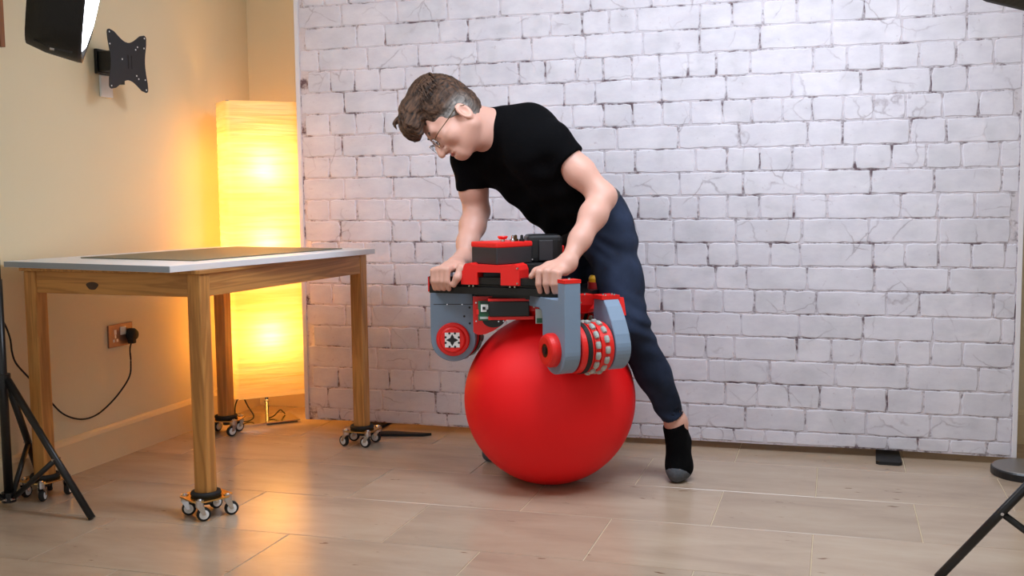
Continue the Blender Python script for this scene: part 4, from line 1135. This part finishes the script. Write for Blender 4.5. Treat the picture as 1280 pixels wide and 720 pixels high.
# T-shirt
hs_ = 0.006
sf = Field((-1.42, 3.60, 0.80), (-0.62, 4.32, 1.50), hs_)
torso(sf, 0.006)
slL = LS*0.70+LE*0.30; slR = RS*0.52+RE*0.48
sp_ = D(640, 190, 4.0)-D(738, 282, 4.1); sp_ /= np.linalg.norm(sp_)
dvL = (LE-LS)/np.linalg.norm(LE-LS); dvR = (RE-RS)/np.linalg.norm(RE-RS)
def folds(x, y, z):
    a = x*sp_[0]+y*sp_[1]+z*sp_[2]; b = x*0.6-y*0.7+z*0.3
    env = np.clip((1.30-z)/0.25, 0.15, 1.0)
    return env*(0.0030*np.sin(a*62+3.0*np.sin(b*13))+0.0028*np.sin(b*48+2.2*np.sin(a*21)))
for a_, b_, dv_, tilt, r_ in ((LS, slL, dvL, np.zeros(3), 0.067), (RS, slR, dvR, np.array([0.0, 0, -0.25]), 0.065)):
    s2 = Field((-1.42, 3.60, 0.80), (-0.62, 4.32, 1.50), hs_)
    s2.cone(a_, b_+dv_*0.03, r_, r_, 0.0)
    s2.cut(b_+dv_*0.010, dv_+tilt)
    s2.cone(b_+dv_*0.048, b_+dv_*0.12, 0.0575, 0.056, 0.0, True)
    hh = np.maximum(0.03-np.abs(sf.f-s2.f), 0)/0.03
    sf.f = np.minimum(sf.f, s2.f)-hh*hh*0.03*0.25
sf.wrinkle(folds)
wl_ = D(706, 272, 4.08)
sf.cut(wl_-sp_*0.040, -sp_+np.array([0.05, 0, -0.10]), wl_-0.35, wl_+0.35)
sf.cone(D(579, 156, 3.96), D(530, 152, 3.92), 0.072, 0.085, 0.0, True)
shirt = pchild('t_shirt', sf.mesh('t_shirt'), M['shirt'])
# jeans
def denim():
    m = bpy.data.materials.new('faded_denim'); m.use_nodes = True
    nt = m.node_tree; nd = nt.nodes; lk = nt.links; p = nd['Principled BSDF']; p.inputs['Roughness'].default_value = 0.85
    p.inputs['Specular IOR Level'].default_value = 0.2
    ge = nd.new('ShaderNodeNewGeometry'); n1 = nd.new('ShaderNodeTexNoise'); n1.inputs['Scale'].default_value = 7; n1.inputs['Detail'].default_value = 6
    lk.new(ge.outputs['Position'], n1.inputs['Vector'])
    cr = nd.new('ShaderNodeValToRGB'); e = cr.color_ramp.elements
    e[0].position = 0.3; e[0].color = lin(16, 22, 36); e[1].position = 0.75; e[1].color = lin(42, 52, 74)
    lk.new(n1.outputs['Fac'], cr.inputs[0]); lk.new(cr.outputs[0], p.inputs['Base Color'])
    n2 = nd.new('ShaderNodeTexNoise'); n2.inputs['Scale'].default_value = 500; lk.new(ge.outputs['Position'], n2.inputs['Vector'])
    b = nd.new('ShaderNodeBump'); b.inputs['Strength'].default_value = 0.2; b.inputs['Distance'].default_value = 0.003
    lk.new(n2.outputs['Fac'], b.inputs['Height']); lk.new(b.outputs[0], p.inputs['Normal'])
    return m
M['denim'] = denim()
jf = Field((-1.30, 3.70, 0.08), (-0.42, 4.46, 1.14), hs_)
def pelvis(F_, g):
    F_.cone(D(752, 280, 4.05), D(745, 262, 4.05), 0.104+g, 0.100+g, 0.04); F_.cone(D(722, 288, 4.16), D(712, 268, 4.14), 0.104+g, 0.100+g, 0.04)
    F_.cone(LH, D(752, 276, 4.06), 0.098+g, 0.100+g, 0.05); F_.cone(RH, D(726, 285, 4.17), 0.098+g, 0.100+g, 0.05)
pelvis(jf, 0.0)
LM = LK*0.5+LA*0.5+CR*0.004
jf.chain([LH, LH*0.5+LK*0.5+CR*0.005, LK, LM, LA*0.93+LK*0.07], [0.098, 0.084, 0.070, 0.060, 0.047], 0.04)
jf.chain([RH, RK, RA*0.9+RK*0.1], [0.096, 0.070, 0.052], 0.04)
def jfolds(x, y, z):
    k = np.exp(-((z-0.60)/0.10)**2)+np.exp(-((z-0.24)/0.05)**2)+np.exp(-((z-0.90)/0.07)**2)
    return 0.0042*k*np.sin(z*95+x*34+2.2*np.sin(x*26+z*17))+0.0016*np.sin(z*44+x*30)
jf.wrinkle(jfolds)
ld = (LA-LK)/np.linalg.norm(LA-LK)
jf.cut(LA-ld*0.030, ld, LA-0.1, LA+0.1)
jf.cone(LA-ld*0.06, LA, 0.0395, 0.0395, 0.0, True)
ws = D(742, 262, 4.08)
jf.cut(ws+sp_*0.030, sp_-np.array([0.05, 0, -0.10]), ws-0.4, ws+0.4)
jeans = pchild('jeans', jf.mesh('jeans'), M['denim'])
jf2 = Field((-1.15, 3.80, 0.80), (-0.60, 4.42, 1.16), 0.005)
pelvis(jf2, 0.006)
nb = sp_-np.array([0.05, 0, -0.10]); nb /= np.linalg.norm(nb)
jf2.cut(ws+nb*0.022, nb); jf2.cut(ws-nb*0.016, -nb)
pchild('belt', jf2.mesh('belt'), M['leather'])
# socks
for a, he, b, t, kn in ((LA, LHe, LB, LT, LK), (RA, RHe, RB, RT, RK)):
    up_ = (kn-a)/np.linalg.norm(kn-a)
    lo = np.min([a, he, b, t], 0)-0.09; hi = np.max([a, he, b, t], 0)+0.09
    def foot_shape(g):
        q = Field(lo, hi, 0.0042)
        q.cone(a+up_*0.02, he, 0.040+g, 0.037+g, 0.03); q.cone(a+up_*0.02, b, 0.040+g, 0.044+g, 0.03); q.cone(he, b, 0.036+g, 0.041+g, 0.03); q.cone(b, t, 0.042+g, 0.031+g, 0.03)
        q.cut((0, 0, 0.0015), (0, 0, -1)); return q
    q = foot_shape(0.0); q.cut(a+up_*0.004, up_)
    sk = pchild('sock', q.mesh('sock'), M['sock'])
    q = foot_shape(0.0012); td = (t-b)/np.linalg.norm(t-b)
    q.cut(b*0.30+t*0.70, -(td+np.array([0, 0, -1.1])))
    tc_ = link('toe_cap', q.mesh('toe_cap'), M['sockgrey'], sk, True)
# hair
def hair_mat():
    m = bpy.data.materials.new('brown_and_grey_hair'); m.use_nodes = True
    nt = m.node_tree; nd = nt.nodes; lk = nt.links; p = nd['Principled BSDF']; p.inputs['Roughness'].default_value = 0.6; p.inputs['Specular IOR Level'].default_value = 0.25
    ge = nd.new('ShaderNodeNewGeometry')
    sub = nd.new('ShaderNodeVectorMath'); sub.operation = 'SUBTRACT'; sub.inputs[1].default_value = HC
    lk.new(ge.outputs['Position'], sub.inputs[0])
    cb_ = nd.new('ShaderNodeCombineXYZ')
    for i_, v_ in enumerate((HL, HF, HU)):
        dt = nd.new('ShaderNodeVectorMath'); dt.operation = 'DOT_PRODUCT'; dt.inputs[1].default_value = v_
        lk.new(sub.outputs[0], dt.inputs[0]); lk.new(dt.outputs['Value'], cb_.inputs[i_])
    mp = cb_
    m2 = nd.new('ShaderNodeMapping'); m2.inputs['Scale'].default_value = (190, 14, 90); lk.new(mp.outputs[0], m2.inputs[0])
    n1 = nd.new('ShaderNodeTexNoise'); n1.inputs['Scale'].default_value = 1.0; n1.inputs['Detail'].default_value = 3; n1.inputs['Distortion'].default_value = 0.3
    lk.new(m2.outputs[0], n1.inputs['Vector'])
    cr = nd.new('ShaderNodeValToRGB'); e = cr.color_ramp.elements
    e[0].position = 0.3; e[0].color = lin(15, 11, 10); e[1].position = 0.88; e[1].color = lin(112, 80, 60)
    lk.new(n1.outputs['Fac'], cr.inputs[0])
    sx = nd.new('ShaderNodeSeparateXYZ'); lk.new(mp.outputs[0], sx.inputs[0])
    # grey temples: low on the sides of the head
    r1 = nd.new('ShaderNodeMapRange'); r1.inputs[1].default_value = 0.050; r1.inputs[2].default_value = 0.012; lk.new(sx.outputs[2], r1.inputs[0])
    r5 = nd.new('ShaderNodeMapRange'); r5.inputs[1].default_value = -0.075; r5.inputs[2].default_value = -0.02; lk.new(sx.outputs[1], r5.inputs[0])
    mq = nd.new('ShaderNodeMath'); mq.operation = 'MULTIPLY'; lk.new(r1.outputs[0], mq.inputs[0]); lk.new(r5.outputs[0], mq.inputs[1]); r1 = mq
    mx = nd.new('ShaderNodeMix'); mx.data_type = 'RGBA'
    g2 = nd.new('ShaderNodeValToRGB'); e = g2.color_ramp.elements
    e[0].position = 0.3; e[0].color = lin(88, 84, 81); e[1].position = 0.75; e[1].color = lin(172, 167, 162)
    lk.new(n1.outputs['Fac'], g2.inputs[0])
    lk.new(r1.outputs[0], mx.inputs[0]); lk.new(cr.outputs[0], mx.inputs[6]); lk.new(g2.outputs[0], mx.inputs[7])
    lk.new(mx.outputs[2], p.inputs['Base Color'])
    b = nd.new('ShaderNodeBump'); b.inputs['Strength'].default_value = 0.7; b.inputs['Distance'].default_value = 0.006
    lk.new(n1.outputs['Fac'], b.inputs['Height']); lk.new(b.outputs[0], p.inputs['Normal'])
    return m
M['hair'] = hair_mat()
hf = Field(HC-0.28, HC+0.28, 0.004)
hf.ell(hd(0, -0.002, 0.058), HB, hr(0.087, 0.094, 0.104), 0.02)
hf.ell(hd(0, -0.028, 0.000), HB, hr(0.075, 0.062, 0.060), 0.03)
hf.ell(hd(0, 0.050, 0.110), HB, hr(0.064, 0.062, 0.044), 0.03)
# open the face and the ears
hf.ell(hd(0, 0.105, -0.030), HB, hr(0.090, 0.075, 0.080), 0.015, True)
for s in (-1, 1):
    hf.ell(hd(s*0.085, 0.082, -0.010), HB, hr(0.050, 0.044, 0.054), 0.012, True)
    hf.ell(hd(s*0.092, -0.002, -0.034), HB, hr(0.034, 0.025, 0.042), 0.008, True)
hf.ell(hd(0, 0.0, -0.115), HB, hr(0.12, 0.14, 0.065), 0.01, True)
# fringe swept forward over the forehead
for x in (-0.042, -0.022, 0.0, 0.022, 0.040):
    hf.chain([hd(x*0.8, 0.070, 0.120), hd(x, 0.108, 0.098-abs(x)*0.3), hd(x*1.05, 0.118, 0.056-x*0.15)], [HS*0.030, HS*0.022, HS*0.009], 0.02)
def strands(x, y, z):
    q = np.stack([x-HC[0], y-HC[1], z-HC[2]], -1); a = q@HL; b = q@HF; c = q@HU
    return 0.0022*np.sin(a*300+8*np.sin(b*18)+c*40)+0.0016*np.sin(a*140-b*60+5*np.sin(c*30))
hf.wrinkle(strands)
hair = pchild('hair', hf.mesh('hair'), M['hair'])
# loose tufts of the fringe
for (x0, y1, z1) in ((-0.030, 0.132, 0.108), (-0.008, 0.138, 0.128), (0.026, 0.134, 0.112), (0.038, 0.128, 0.088)):
    bm = bmesh.new()
    tube(bm, smooth_path([hd(x0*0.8, 0.05, 0.132), hd(x0, 0.092, 0.132), hd(x0, y1-0.012, z1+0.010), hd(x0*1.1, y1, z1-0.006)], 5), [0.014, 0.0145, 0.015, 0.0155, 0.0155, 0.015, 0.014, 0.013, 0.012, 0.0105, 0.009, 0.0075, 0.0055, 0.004, 0.0025, 0.001], 7)
    o_ = obj('hair_tuft', bm, M['hair'], hair, True)
# single locks combed from the crown over the scalp
bm = bmesh.new(); hr_ = random.Random(5)
for i_ in range(230):
    ph_ = hr_.uniform(-1.9, 1.9); fr = max(0.0, math.cos(ph_))
    e_ = np.array([math.sin(ph_), math.cos(ph_), hr_.uniform(0.25, 0.75) if abs(ph_) < 0.8 else hr_.uniform(0.15, 0.5)]); e_ /= np.linalg.norm(e_)
    d_ = np.array([hr_.uniform(-0.35, 0.35), hr_.uniform(-0.75, 0.3), 1.0]); d_ /= np.linalg.norm(d_)
    pts = []
    for k in range(7):
        t = k/6; q = d_*(1-t)+e_*t; q /= np.linalg.norm(q)
        lift = 1.0+0.02*math.sin(math.pi*t)+(0.16*fr**2+0.02)*max(0, t-0.55)/0.45*hr_.uniform(0.6, 1.1)
        pts.append(hd(q[0]*0.089*lift, -0.002+q[1]*0.098*lift, 0.058+q[2]*0.106*lift))
    w_ = hr_.uniform(0.0026, 0.0048)
    tube(bm, pts, [w_*v for v in (0.5, 0.9, 1.0, 1.0, 0.9, 0.6, 0.15)], 5)
o_ = obj('hair_strands', bm, M['hair'], hair, True); o_['kind'] = 'stuff'
for s in (-1, 1):
    bm = bmesh.new(); tube(bm, [hd(s*0.015, 0.098, 0.026), hd(s*0.030, 0.098, 0.031), hd(s*0.046, 0.086, 0.028)], [0.003, 0.0045, 0.0025], 7)
    obj('eyebrow', bm, M['hair'], hair, True)
# glasses
gbm = bmesh.new()
for s in (-1, 1):
    tube(gbm, [hd(s*0.034+0.024*math.cos(t), 0.116-0.006*abs(math.cos(t)), -0.004+0.017*math.sin(t)) for t in [2*math.pi*i/22 for i in range(22)]], 0.0014, 6, True)
    tube(gbm, smooth_path([hd(s*0.058, 0.110, 0.002), hd(s*0.074, 0.092, 0.004), hd(s*0.083, 0.045, 0.004), hd(s*0.083, 0.0, 0.006), hd(s*0.082, -0.022, -0.008)], 4), 0.0017, 6)
tube(gbm, [hd(-0.011, 0.114, 0.002), hd(0, 0.119, 0.006), hd(0.011, 0.114, 0.002)], 0.0014, 6)
gbm_me = bpy.data.meshes.new('glasses'); bmesh.ops.recalc_face_normals(gbm, faces=gbm.faces); gbm.to_mesh(gbm_me); gbm.free()
gl = pchild('glasses', gbm_me, M['gold'])

M['lens'] = mat('clear_spectacle_lens', (245, 248, 250), 0.03, var=0.0)
M['lens'].node_tree.nodes['Principled BSDF'].inputs['Transmission Weight'].default_value = 1.0
M['lens'].node_tree.nodes['Principled BSDF'].inputs['IOR'].default_value = 1.05
for s_ in (-1, 1):
    bm = bmesh.new()
    prism(bm, [(s_*0.034+0.0235*math.cos(t), -0.004+0.0165*math.sin(t)) for t in [2*math.pi*i/22 for i in range(22)]], (0.1125, 0.1138), lambda a, b, v: hd(a, v, b))
    obj('lens', bm, M['lens'], gl, True)
bm = bmesh.new()
tube(bm, [hd(-0.022, 0.094, -0.061), hd(-0.008, 0.1005, -0.0595), hd(0.008, 0.1005, -0.0595), hd(0.022, 0.094, -0.061)], [0.002, 0.005, 0.005, 0.002], 7)
tube(bm, [hd(-0.019, 0.093, -0.069), hd(-0.007, 0.0985, -0.0715), hd(0.007, 0.0985, -0.0715), hd(0.019, 0.093, -0.069)], [0.002, 0.0058, 0.0058, 0.002], 7)
obj('lips', bm, M['lip'], body, True)
